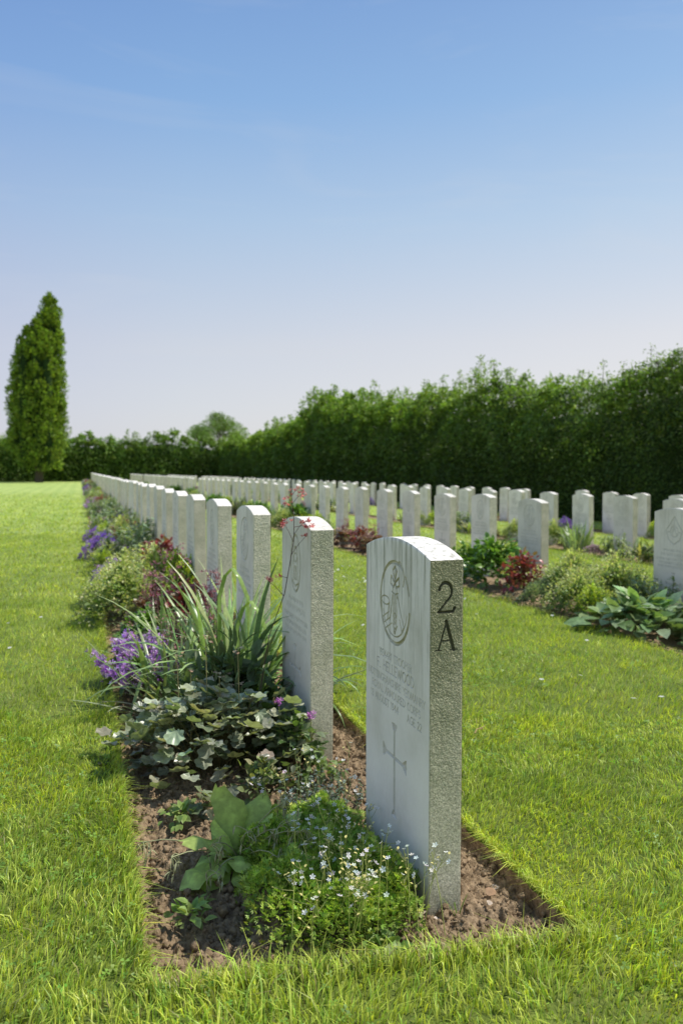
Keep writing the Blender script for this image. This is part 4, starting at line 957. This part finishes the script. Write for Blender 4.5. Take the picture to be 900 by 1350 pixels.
def bed_fill(x0, x1, y0, y1, step, kinds, bedname, dens=1., zs=1., nearlim=16):
    y = y0; last = None; cnt = {}
    while y < y1:
        for x in ((x0+.15), (x1+x0)/2+.05, x1-.12):
            if rb.random() > dens: continue
            k = rb.choice([q for q in kinds if q != last]); last = k; xx = x+rb.uniform(-.06, .06); yy = y+rb.uniform(-.2, .2); part = 'far' if yy > 26 else 'middle'
            w_ = KIND[k][1].replace('pale green flat topped', 'pale flat topped'); cnt[k] = cnt.get(k, 0)+1
            side = 'on the lawn side of' if x < x0+.2 else ('beside headstones in' if x > x1-.2 else 'inside')
            if yy < nearlim: lab = f'{w_} {side} {bedname}, {ORD[min(cnt[k]-1, 15)]} there'; grp = None
            else: lab = f'small {w_}, {part} part of {bedname}'; grp = f'{w_} plants in the {part} part of {bedname}'
            put(k, xx, yy, lab, rb.uniform(.7, 1.15), grp)
        y += step*(1 if y < 20 else 1.8)
bed_fill(-.56, .0, 9.2, 60, .62, ['bell', 'violet', 'sedum', 'pink', 'lime', 'grey', 'bronze', 'red', 'iris', 'bronze'], 'the left bed', .95)
for k_, x_, y_, l_, s_ in (('iris', -.24, 2.25, 'pinkish green sword leaves between the bronze leaves and third headstone', .9), ('pink', -.08, 2.62, 'dusty pink flowers at the foot of the third headstone', .9),
    ('bell', -.38, 2.35, 'loose violet flowers between the sword leaves and the dark green leaves', .75), ('red', -.05, 3.15, 'crimson leaved tuft close to the fourth headstone of the left row', .8), ('sedum', -.50, 3.85, 'pale olive mound hanging over the lawn edge', .85),
    ('red', -.25, 4.35, 'reddish leaves between the pale mounds and the violet flowers', .75), ('lime', -.1, 4.4, 'yellow green tuft against the fifth headstone', .9), ('grey', -.2, 5.3, 'grey green stems beside the reddish brown shrub', .9),
    ('bell', -.40, 5.15, 'violet flowers just behind the blue purple mound', .9), ('pink', -.15, 6.0, 'pink tinged mound inside the grey green plants', .9), ('sedum', -.45, 6.25, 'small pale mound at the lawn edge near the grey plants', .8), ('iris', -.15, 7.2, 'tall sword leaves behind the grey green plants', 1.1),
    ('bronze', -.35, 7.4, 'bronze leaves behind the deep purple mound', 1.), ('red', -.2, 8.4, 'dark red plant behind the pale olive mound', 1.), ('lime', -.42, 8.3, 'yellow green tuft beside the pale olive mound', .9), ('grey', -.05, 8.9, 'grey green stems against the headstones behind the olive mound', 1.1)):
    put(k_, x_, y_, l_, s_)
# second bed (right of the picture)
put('big', 2.55, 2.45, 'large pale paddle leaves spilling towards the lawn at the lower right', 1.1, sz=.8)
put('big', 2.9, 2.2, 'dark paddle leaves in front of the headstone cut off by the right edge', .9, sz=.75)
put('sedum', 2.5, 2.98, 'pale leafy clump at the left of the large paddle leaves', .95, sz=1.0)
put('sedum', 2.85, 3.05, 'brownish pale flower heads behind the large paddle leaves', 1.25)
put('lime', 2.45, 2.78, 'yellow green leaves at the lawn edge beside the large paddle leaves', .75)
put('grey', 2.88, 2.7, 'grey leafy stems in front of the cut off headstone', .8)
put('sant', 2.50, 3.42, 'tight round grey green cushion beside the dark red leaved shrub', 1.0)
put('sedum', 2.75, 3.42, 'pale tufted clump between grey cushion and paddle leaves', 1.2)
put('red', 2.62, 3.88, 'crimson leaved shrub at the foot of the tallest right hand headstone', 1.0, sz=1.05)
put('green', 2.66, 4.4, 'lush bright green bush left of the crimson leaved shrub', 1.0, sz=1.1)
put('green', 2.75, 4.95, 'bright green leafy bush standing right behind the lush green bush', .85)
put('yellow', 2.42, 3.8, 'tiny plant with one yellow bloom beside the crimson leaved shrub', .28)
put('bronze', 2.62, 7.2, 'bronze leaved mound between the headstones, nearest in the second bed', 1.1)
put('red', 2.64, 7.7, 'reddish shrub between the headstones of the second bed', .9)
put('bronze', 2.6, 8.2, 'bronze leaved mound just behind the reddish shrub of the second bed', 1.1)
put('grey', 2.65, 9.4, 'grey green plant behind the bronze mounds of the second bed', .9)
bed_fill(2.42, 3.0, 10.4, 58, 1.0, ['lime', 'bronze', 'yellow', 'grey', 'green', 'pink', 'iris', 'sedum'], 'the second bed', .7)
# third bed
for k, x, y, lab, s in (('yellow', 5.65, 6.15, 'cream and yellow striped strap leaves beside the cut off headstone', 1.1), ('grey', 5.55, 6.5, 'whitish leaves behind the yellow striped straps', .8), ('pink', 5.5, 6.9, 'dusty pink flowers at the foot of the first headstone of the third row', .7),
                        ('iris', 5.6, 7.35, 'upright pale sword leaves between two headstones of the third row', 1.1), ('iris', 5.75, 7.7, 'second tuft of pale sword leaves in the third bed', 1.), ('sedum', 5.6, 7.95, 'wide pale yellow green mound in the third bed', 1.15),
                        ('lime', 5.6, 8.5, 'yellow green bushy mound in the third bed', 1.1), ('sedum', 5.62, 9.0, 'left hand pale mound of the third bed', 1.0), ('red', 5.55, 9.5, 'small red plant at the left end of the pale mounds', .5),
                        ('yellow', 5.6, 10.3, 'variegated cream bush with yellow leaves between the headstones', 1.15), ('grey', 5.7, 10.8, 'silvery stems behind the variegated cream bush', 1.0), ('lime', 5.6, 11.9, 'low yellow green mound of the third bed', .9), ('sedum', 5.6, 12.6, 'low pale mound of the third bed', .9)):
    put(k, x, y, lab, s)
bed_fill(5.33, 5.9, 13.5, 55, 1.2, ['pink', 'grey', 'yellow', 'sedum', 'bronze', 'iris', 'green'], 'the third bed', .45, nearlim=18)
for k, x, y, lab, s in (('lime', 8.45, 9.2, 'olive mound in the bed beside the dark hedge', 1.), ('violet', 8.5, 11.3, 'bright purple flower mound in front of the dark hedge', 1.), ('violet', 8.45, 11.8, 'second purple flower mound in front of the dark hedge', .9)): put(k, x, y, lab, s)
bed_fill(8.23, 8.8, 13, 52, 1.5, ['pink', 'grey', 'sedum', 'bronze', 'violet'], 'the hedge bed', .35, nearlim=18)
# daisies and fallen petals on the lawn
def daisy():
    e = empty('daisy', (0, 0, 0)); v = Veg(); v.inst(flower_T(11, .12, .34), np.array([(0, 0, .035)]), rmat(0, 0, 0), .011, np.array([[.85, .85, .82]])); v.build('petals', M_PETAL, e)
    s = Veg(); thin_stem(s, [(0, 0, 0), (.001, 0, .02), (0, 0, .035)], .001, (.15, .25, .05)); s.build('stem', M_STEM, e); return e
D0 = daisy(); first = True; rd = random.Random(3)
def put_daisy(x, y, lab, grp):
    global first
    o = D0 if first else copy_tree(D0); first = False
    o.location = (x, y, float(lawn_z(np.array([x]), np.array([y]))[0])); o.rotation_euler = (rd.gauss(0, .2), rd.gauss(0, .2), rd.uniform(0, 6)); tag(o, lab, 'daisy', grp)
for k in range(34): put_daisy(rd.gauss(1.55, .22), rd.gauss(4.7, .55), 'tiny white daisy in the patch on the lawn between the two nearest rows', 'white daisies in the lawn patch behind the nearest headstone')
for k in range(14): put_daisy(rd.uniform(.4, 2.3), rd.uniform(.2, 3.2), 'single tiny white daisy scattered on the right hand lawn', 'scattered white daisies on the right lawn')
for k in range(9): put_daisy(rd.uniform(-1.8, -.7), rd.uniform(1., 5.), 'single tiny white daisy scattered on the left lawn', 'scattered white daisies on the left lawn')
def fallen(name, x, y, s, col, lab, z=None):
    v = Veg(); m = T_OVAL; v.inst(m, np.array([(0, -s/2, .008)]), rmat(0, .15, .3), s, np.array([col])); o = v.build(name, M_PETAL)
    o.location = (x, y, float(soil_z(np.array([x]), np.array([y]))[0])+.006 if z is None else z); o.rotation_euler = (0, 0, rd.uniform(0, 6)); tag(o, lab, 'leaf')
fallen('fallen_leaf', .17, .035, .035, (.42, .27, .16), 'dry tan fallen leaf on the soil right of the nearest headstone')
fallen('fallen_leaf', .14, -.01, .02, (.6, .5, .4), 'small pale fallen leaf at the front corner of the bed')
fallen('fallen_petal', -.02, -.012, .026, (.8, .66, .55), 'creamy pink petal lying at the left foot of the nearest headstone')
fallen('fallen_petal', .012, -.018, .020, (.8, .68, .58), 'smaller cream petal lying in front of the nearest headstone')
fallen('fallen_leaf', .20, .07, .022, (.5, .42, .33), 'curled grey fallen leaf near the cut turf edge')
v = Veg(); zz = float(lawn_z(np.array([.62]), np.array([.9]))[0])+.035
thin_stem(v, [(.58, .88, zz), (.60, .90, zz+.006), (.625, .91, zz+.004), (.65, .935, zz+.002)], .0022, (.34, .22, .11)); thin_stem(v, [(.61, .905, zz+.005), (.63, .895, zz+.003)], .0015, (.34, .22, .11))
tag(v.build('twig', M_STEM), 'small dry brown twig lying on the lawn right of the nearest headstone', 'twig')
print('plants done', len(bpy.data.objects))

# ------------------------------------------------------------------ hedges and trees
def interp(x, xs, ys): return np.interp(x, xs, ys)
HY = [-4, 11, 12, 13.2, 14.8, 16.4, 17.9, 20, 22.6, 25.2, 27.4, 32.7, 36.3, 39, 41.2, 44.6, 53, 57, 62, 72]
HH = [3.7, 3.98, 3.9, 3.75, 3.45, 3.5, 3.5, 4.1, 3.7, 3.95, 3.8, 4.1, 4.7, 4.95, 4.1, 3.7, 3.7, 3.5, 3.6, 3.6]
HX = 10.9; HG = float(gz(HX))
def hedge_top(y): return interp(y, HY, HH)
def hedge(name, label, u0, u1, topf, axis, face0, depth, ground, n_face, n_top, size, sprigs, cols, facecols, seed):
    """u runs along the hedge; w = distance behind its front face"""
    rng = np.random.default_rng(seed); e = tag(empty(name, ((face0, u0, ground) if axis == 'y' else (u0, face0, ground))), label, 'hedge')
    base = np.array(e.location)
    def W(u, w, z): return np.column_stack([face0+w, u, z]) if axis == 'y' else np.column_stack([u, face0+w, z])
    def bulge(u, z): return .30*fbm(u*.55, z*.45, 3, seed)+.10*fbm(u*2.5, z*2.2, 2, seed+3)
    # solid inner mass, interior shade put into its very dark green
    nu = int((u1-u0)*2)+2; us = np.linspace(u0, u1, nu); rows = []
    for k, (w, zf) in enumerate(((.35, 0), (.32, .33), (.40, .58), (.8, .74), (depth*.5, .80), (depth-.3, .70), (depth-.15, 0))):
        z = ground+zf*(topf(us)-.05)+(0 if zf == 0 else .08*fbm(us*1.5, np.full(nu, k*3.), 3, seed)); rows.append(W(us, w+np.where(zf < .9, bulge(us, z), 0), z))
    V = np.array(rows).reshape(-1, 3); i = (np.arange(len(rows)-1)[:, None]*nu+np.arange(nu-1)[None]).ravel(); F = np.stack([i, i+1, i+1+nu, i+nu], -1)
    link('solid_core', mesh_np('solid_core', V-base, [F], M_CORE, smooth=True), e)
    v = Veg()
    # clipped face: dense near, sparser far along the hedge
    du = 1/(1+.0*us); n = n_face
    dist = lambda u: np.hypot(*( (face0-CAM[0], u-CAM[1]) if axis == 'y' else (u-CAM[0], face0-CAM[1])))
    u = rng.uniform(u0, u1, n*3); keep = rng.random(n*3) < (14/np.maximum(dist(u), 14))**1.0*1.2; u = u[keep][:n]; n = len(u)
    H = topf(u); t = rng.random(n)**.9; z = ground+.03+t*(H-.1); w = bulge(u, z)+rng.uniform(-.02, .30, n)+np.clip(t-.68, 0, 1)*1.5
    yaw = (math.pi/2 if axis == 'y' else math.pi)+rng.normal(0, .8, n); S = size*np.clip(dist(u)/22, .8, 2.4)*rng.uniform(.7, 1.3, n)
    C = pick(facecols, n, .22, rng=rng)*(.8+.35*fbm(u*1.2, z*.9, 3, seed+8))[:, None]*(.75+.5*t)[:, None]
    v.inst(T_QUAD, W(u, w, z), rmat(yaw, rng.normal(-.15, .6, n), rng.normal(0, .6, n)), S, C)
    # loose crown of leaves
    n = n_top; u = rng.uniform(u0, u1, n*3); keep = rng.random(n*3) < (14/np.maximum(dist(u), 14))*1.2; u = u[keep][:n]; n = len(u); H = topf(u)
    lump = .55*fbm(u*.45, u*0, 4, seed+20)+.85*np.clip(fbm(u*.9, u*0+5, 3, seed+24), -.3, 1)+.10*fbm(u*4, u*0+2, 2, seed+22); w = .1+(depth-.2)*rng.random(n)**1.3; cl = fbm(u*1.6, w*1.6, 3, seed+30)
    z = ground+H+lump+.28*cl-np.clip(.45-w, 0, 1)*1.2-rng.exponential(.42, n)-.05
    # gather the leaves into clumps
    nc = n//45; ci = rng.integers(0, nc, n); cu = u[:nc]; cw = w[:nc]; cz = z[:nc]; sg = rng.uniform(.10, .28, nc)[ci]; uo = u
    d3 = rng.normal(0, 1, (n, 3)); d3 /= np.linalg.norm(d3, axis=1)[:, None]+1e-9; d3 *= (sg*rng.random(n)**.4)[:, None]; u = cu[ci]+d3[:, 0]; w = cw[ci]+d3[:, 1]; z = cz[ci]+d3[:, 2]*.9
    cl = fbm(cu*1.6, cw*1.6, 3, seed+30)[ci]+.5*d3[:, 2]/.28
    C = pick(cols, n, .22, rng=rng)*(1+.5*cl)[:, None]
    v.inst(T_QUAD, W(u, w, z), rmat(rng.uniform(0, 6.3, n), rng.normal(.3, .6, n), rng.normal(0, .6, n)), size*np.clip(dist(u)/22, .8, 2.4)*rng.uniform(.8, 1.5, n), C)
    # shoots standing above the top
    st = Veg()
    for k in range(sprigs):
        uu = rng.uniform(u0, u1); d_ = dist(uu); 
        if rng.random() > (16/max(d_, 16))**.5: continue
        h = rng.gamma(2.0, .15)*(1+.6*fbm(uu*.5, 4., 2, seed+40)); ww = rng.uniform(.1, 1.3); z0 = ground+float(topf(uu))-.35+.55*float(fbm(uu*.45, 0., 4, seed+20)); top = W(np.array([uu+rng.normal(0, .08)]), ww, np.array([z0+.3+h]))[0]; b = W(np.array([uu]), ww, np.array([z0]))[0]
        thin_stem(v, [b, (b+top)/2, top], .010, (.12, .10, .06)); m = int(26+60*h); t = rng.random(m)[:, None]; sp = .20*(1-t[:, 0])+.05
        P = b*(1-t)+top*t+rng.normal(0, 1, (m, 3))*sp[:, None]*np.array([1, 1, .5])
        v.inst(T_QUAD, P, rmat(rng.uniform(0, 6.3, m), rng.normal(.5, .5, m), rng.normal(0, .5, m)), size*min(max(d_/22, .8), 2)*rng.uniform(.8, 1.3, m), pick(cols, m, .2, rng=rng))
    v.V = [q-base for q in v.V]
    v.build('foliage', M_HEDGE, e); return e
HC = [(.22, .34, .05), (.30, .42, .08), (.15, .25, .04)]; FC = [(.11, .19, .04), (.145, .235, .05), (.08, .145, .03)]  # sunlit top and shaded face put into the two leaf palettes
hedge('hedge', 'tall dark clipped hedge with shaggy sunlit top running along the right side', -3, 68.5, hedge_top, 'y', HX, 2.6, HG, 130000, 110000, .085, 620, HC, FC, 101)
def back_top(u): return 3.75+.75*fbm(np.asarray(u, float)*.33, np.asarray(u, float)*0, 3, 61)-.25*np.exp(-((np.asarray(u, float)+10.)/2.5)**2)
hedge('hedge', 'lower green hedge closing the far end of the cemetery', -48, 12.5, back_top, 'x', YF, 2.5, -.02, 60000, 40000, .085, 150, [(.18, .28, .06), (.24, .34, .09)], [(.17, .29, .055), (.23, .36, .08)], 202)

def limb(v, a, b, r0, r1, rng, n=6, wob=.15):
    t = np.linspace(0, 1, n)[:, None]; P = np.array(a)*(1-t)+np.array(b)*t; P[1:-1] += rng.normal(0, wob, (n-2, 3)); V_, F_ = tube(P, np.linspace(r0, r1, n), 7); v.add(V_, [F_], np.array([.1, .08, .06])); return P
# upright columnar tree left
rng = np.random.default_rng(77); TX, TY = None, None
def world(px, depth):
    Xc = (px-450)/FPX*depth; return CY*Xc+SY*depth+CAM[0], -SY*Xc+CY*depth+CAM[1]
tx, ty = world(52, 61); e = tag(empty('columnar_tree', (tx, ty, 0)), 'tall narrow upright tree with dense lobed crown standing alone at the left', 'tree')
v = Veg(); limb(v, (0, 0, -.2), (.1, 0, 9), .34, .08, rng, 9, .05)
lobes = []   # (x offset to the right of view, depth offset, z0, z1, radius)
for (lx, ly, z0, z1, r_) in ((1.15, 0, 1.2, 14.5, .95), (.35, .3, 1.1, 13.2, 1.1), (-.95, .1, 1.2, 12.0, 1.15), (-1.5, .3, 1.2, 10.9, .95), (1.35, .4, .9, 13.2, .75), (.35, -1., .8, 12.4, 1.05), (-.75, -1.0, .8, 10.8, 1.15), (1.15, -.85, .9, 11.6, .95), (0, 1.3, .9, 12.0, 1.1), (1.5, .1, 9, 14.1, .6), (.75, .1, 9, 14.3, .7), (-1.6, -.5, 1.8, 8.6, .85), (1.5, -.2, 1.3, 8.6, .65)):
    lx = lx*.86+.12; z0 += .35; r_ = r_*.92; lobes.append((lx, ly, z0, z1, r_)); bx_, by_ = CY*lx+SY*ly, -SY*lx+CY*ly; limb(v, (0, 0, .3), (bx_*.9, by_*.9, z1*.75), .12, .03, rng, 7, .06)
v.build('trunk', M_BARK, e); v = Veg(); core = []
for li, (lx, ly, z0, z1, r_) in enumerate(lobes):
    bx_, by_ = CY*lx+SY*ly, -SY*lx+CY*ly; n = int(6500*(z1-z0)/10*r_); t = rng.random(n)**.9; prof = np.minimum(1, (t*4.5+.22))*np.clip((1-t)*4.5, 0, 1)**.5*(1-.22*t)
    a = rng.uniform(0, 6.3, n); z = z0+t*(z1-z0); lump = 1+.62*fbm(a*1.3+li*7, z*.95, 3, li)+.18*fbm(a*4, z*3, 2, li+9); rr = r_*prof*lump*(1-.3*rng.random(n)**2)
    P = np.column_stack([bx_+rr*np.cos(a), by_+rr*np.sin(a), z]); cl = fbm(a*3+li, z*2.2, 2, li+30)
    nc = n//32; ci = rng.integers(0, nc, n); d3 = rng.normal(0, 1, (n, 3)); d3 /= np.linalg.norm(d3, axis=1)[:, None]+1e-9; sg = rng.uniform(.22, .50, nc)[ci]*(1-.5*t[:nc][ci]); d3 *= (sg*rng.random(n)**.35)[:, None]
    Pc = P[:nc][ci]+d3*np.array([1, 1, 1.5]); ca = a[:nc][ci]; cl = cl[:nc][ci]
    v.inst(T_QUAD, Pc, rmat(ca-math.pi/2+rng.normal(0, .7, n), rng.normal(.75, .5, n), rng.normal(0, .5, n)), rng.uniform(.13, .27, n), pick([(.21, .31, .045), (.14, .23, .035), (.28, .38, .06)], n, .2, rng=rng)*(1+.6*cl)[:, None])
    zz = np.linspace(0, 1, 14); pr = np.minimum(1, (zz*4.5+.15))*np.clip((1-zz)*4.5, 0, 1)**.5*(1-.22*zz); V_, F_ = tube(np.column_stack([np.full(14, bx_), np.full(14, by_), z0+zz*(z1-z0-.5)]), r_*.5*pr+.02, 9); core.append((V_, F_))
Vc, Fc = join(core); link('solid_core', mesh_np('solid_core', Vc, [Fc], M_CORE, smooth=True), e)  # solid lobe cores block the sky, crown's inner shade in their colour
v.build('crown', M_HEDGE, e)
# rounded tree beyond the far hedge
def round_tree(px, depth, h, r_, label, cols, n, seed, gap=.0, name='round_tree', squash=.75):
    rng = np.random.default_rng(seed); x, y = world(px, depth); e = tag(empty(name, (x, y, -.1)), label, 'tree'); v = Veg(); limb(v, (0, 0, -.2), (0, 0, h*.55), .22, .12, rng, 6, .05); cl = []
    for k in range(26):
        a = rng.uniform(0, 6.3); el = rng.uniform(-.25, 1.4); q = rng.uniform(.45, .9); c = np.array([r_*q*math.cos(a)*math.cos(el), r_*q*math.sin(a)*math.cos(el), h-r_*squash+r_*squash*q*math.sin(el)]); cl.append((c, rng.uniform(.22, .38)*r_)); limb(v, (0, 0, h*.4), c, .07, .015, rng, 5, .1)
    v.build('trunk', M_BARK, e); v = Veg()
    for c, q in cl:
        m = n//26; d = rng.normal(0, 1, (m, 3)); d /= np.linalg.norm(d, axis=1)[:, None]; P = c+d*q*(1-.5*rng.random((m, 1))**1.5)*np.array([1, 1, .7])
        v.inst(T_QUAD, P, rmat(rng.uniform(0, 6.3, m), rng.normal(.2, .6, m), rng.normal(0, .6, m)), rng.uniform(.14, .26, m), pick(cols, m, .2, rng=rng))
    v.build('crown', M_HEDGE, e)
round_tree(291, 98, 8.1, 3.4, 'small airy round tree showing above the far hedge', [(.22, .32, .10), (.16, .24, .07)], 6500, 5)
round_tree(262, 95, 6.6, 2.4, 'low round bushy tree left of the airy round tree beyond the far hedge', [(.20, .30, .09), (.15, .24, .07)], 4000, 6)
for k, (px, dep, h, r_) in enumerate(((-8, 74, 5.0, 3.2), (14, 78, 4.6, 2.4), (-60, 76, 5.6, 3.6))):
    round_tree(px, dep, h, r_, ['pale green willow bush beyond the hedge at the far left edge', 'second pale green bush partly hidden behind the upright tree', 'pale bush outside the left edge of the view'][k], [(.32, .40, .16), (.24, .32, .12)], 5000, 20+k, name='pale_bush', squash=.9)
print('trees done')


# ------------------------------------------------------------------ camera, sun, sky
cam = bpy.data.cameras.new('camera'); co = bpy.data.objects.new('camera', cam); COL.objects.link(co)
co.location = CAM; co.rotation_euler = (math.pi/2-PITCH, 0, -YAW)
cam.sensor_fit = 'VERTICAL'; cam.sensor_height = 36; cam.lens = 36*FPX/1350; cam.clip_start = .05; cam.clip_end = 3000
cam.dof.use_dof = True; cam.dof.focus_distance = 1.78; cam.dof.aperture_fstop = 4.6
bpy.context.scene.camera = co
EL, OFF = R(57), R(8.0)
sd = Vector((math.cos(EL)*math.cos(-OFF), math.cos(EL)*math.sin(-OFF), math.sin(EL)))
sl = bpy.data.lights.new('sun', 'SUN'); sl.energy = 5.0; sl.angle = R(.5); sl.color = (1, .95, .86)
so = bpy.data.objects.new('sun', sl); COL.objects.link(so); so.rotation_euler = sd.to_track_quat('Z', 'Y').to_euler(); so.location = (5, 0, 12)
w = bpy.data.worlds.new('World'); bpy.context.scene.world = w; w.use_nodes = True; nt = w.node_tree; N = nt.nodes; L = nt.links; N.clear()
sky = N.new('ShaderNodeTexSky'); sky.sky_type = 'NISHITA'; sky.sun_disc = False
sky.sun_elevation = EL; sky.sun_rotation = math.atan2(sd.x, sd.y); sky.air_density = 1.0; sky.dust_density = 1.6; sky.ozone_density = 2.0
bg = N.new('ShaderNodeBackground'); bg.inputs['Strength'].default_value = .15
tc = N.new('ShaderNodeTexCoord'); sx = N.new('ShaderNodeSeparateXYZ'); L.new(tc.outputs['Generated'], sx.inputs[0])
# summer haze: the blue pales to a whitish lavender towards the horizon
hz = [(0, (.82, .79, .79)), (.16, (.70, .715, .765)), (.30, (.47, .62, .80)), (.42, (.28, .48, .78)), (.52, (.21, .38, .70)), (1., (.16, .30, .58))]
rp = ramp(N, [(p_, tuple(c_/.15/8 for c_ in q_)) for p_, q_ in hz]); L.new(sx.outputs['Z'], rp.inputs[0])
up = N.new('ShaderNodeVectorMath'); up.operation = 'SCALE'; up.inputs['Scale'].default_value = 8; L.new(rp.outputs[0], up.inputs[0])
c = mixc(N, L, sky.outputs[0], up.outputs[0], .80)
# brighter towards the sun; unseen sky left and behind is boosted as added fill
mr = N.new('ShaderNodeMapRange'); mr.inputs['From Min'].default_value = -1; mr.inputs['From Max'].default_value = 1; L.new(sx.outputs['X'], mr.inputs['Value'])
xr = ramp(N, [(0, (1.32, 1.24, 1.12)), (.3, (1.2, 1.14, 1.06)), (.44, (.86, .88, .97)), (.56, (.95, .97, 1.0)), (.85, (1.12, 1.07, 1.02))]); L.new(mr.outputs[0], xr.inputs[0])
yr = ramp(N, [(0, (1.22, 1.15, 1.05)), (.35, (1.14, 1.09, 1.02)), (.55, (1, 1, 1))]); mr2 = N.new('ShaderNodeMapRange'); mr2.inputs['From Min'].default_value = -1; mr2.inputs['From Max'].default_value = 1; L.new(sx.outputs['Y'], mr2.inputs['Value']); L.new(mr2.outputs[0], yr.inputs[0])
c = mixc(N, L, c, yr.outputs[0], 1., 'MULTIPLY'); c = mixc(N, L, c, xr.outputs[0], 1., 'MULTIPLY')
cn = noise_node(N, L, mapping(N, L, tc.outputs['Generated'], (1.5, 2.5, 9)), 1.6, 5, .55); cn.inputs['Distortion'].default_value = 1.2
cr = ramp(N, [(.52, (0, 0, 0)), (.85, (.2, .2, .2))]); L.new(cn.outputs['Fac'], cr.inputs[0])
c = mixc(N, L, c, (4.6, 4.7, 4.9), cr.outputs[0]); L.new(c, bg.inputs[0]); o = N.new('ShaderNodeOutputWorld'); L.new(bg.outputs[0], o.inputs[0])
sc = bpy.context.scene; sc.view_settings.view_transform = 'Standard'; sc.view_settings.look = 'None'; sc.view_settings.exposure = 0
sc.render.engine = 'CYCLES'; sc.cycles.max_bounces = 6; sc.cycles.transparent_max_bounces = 4
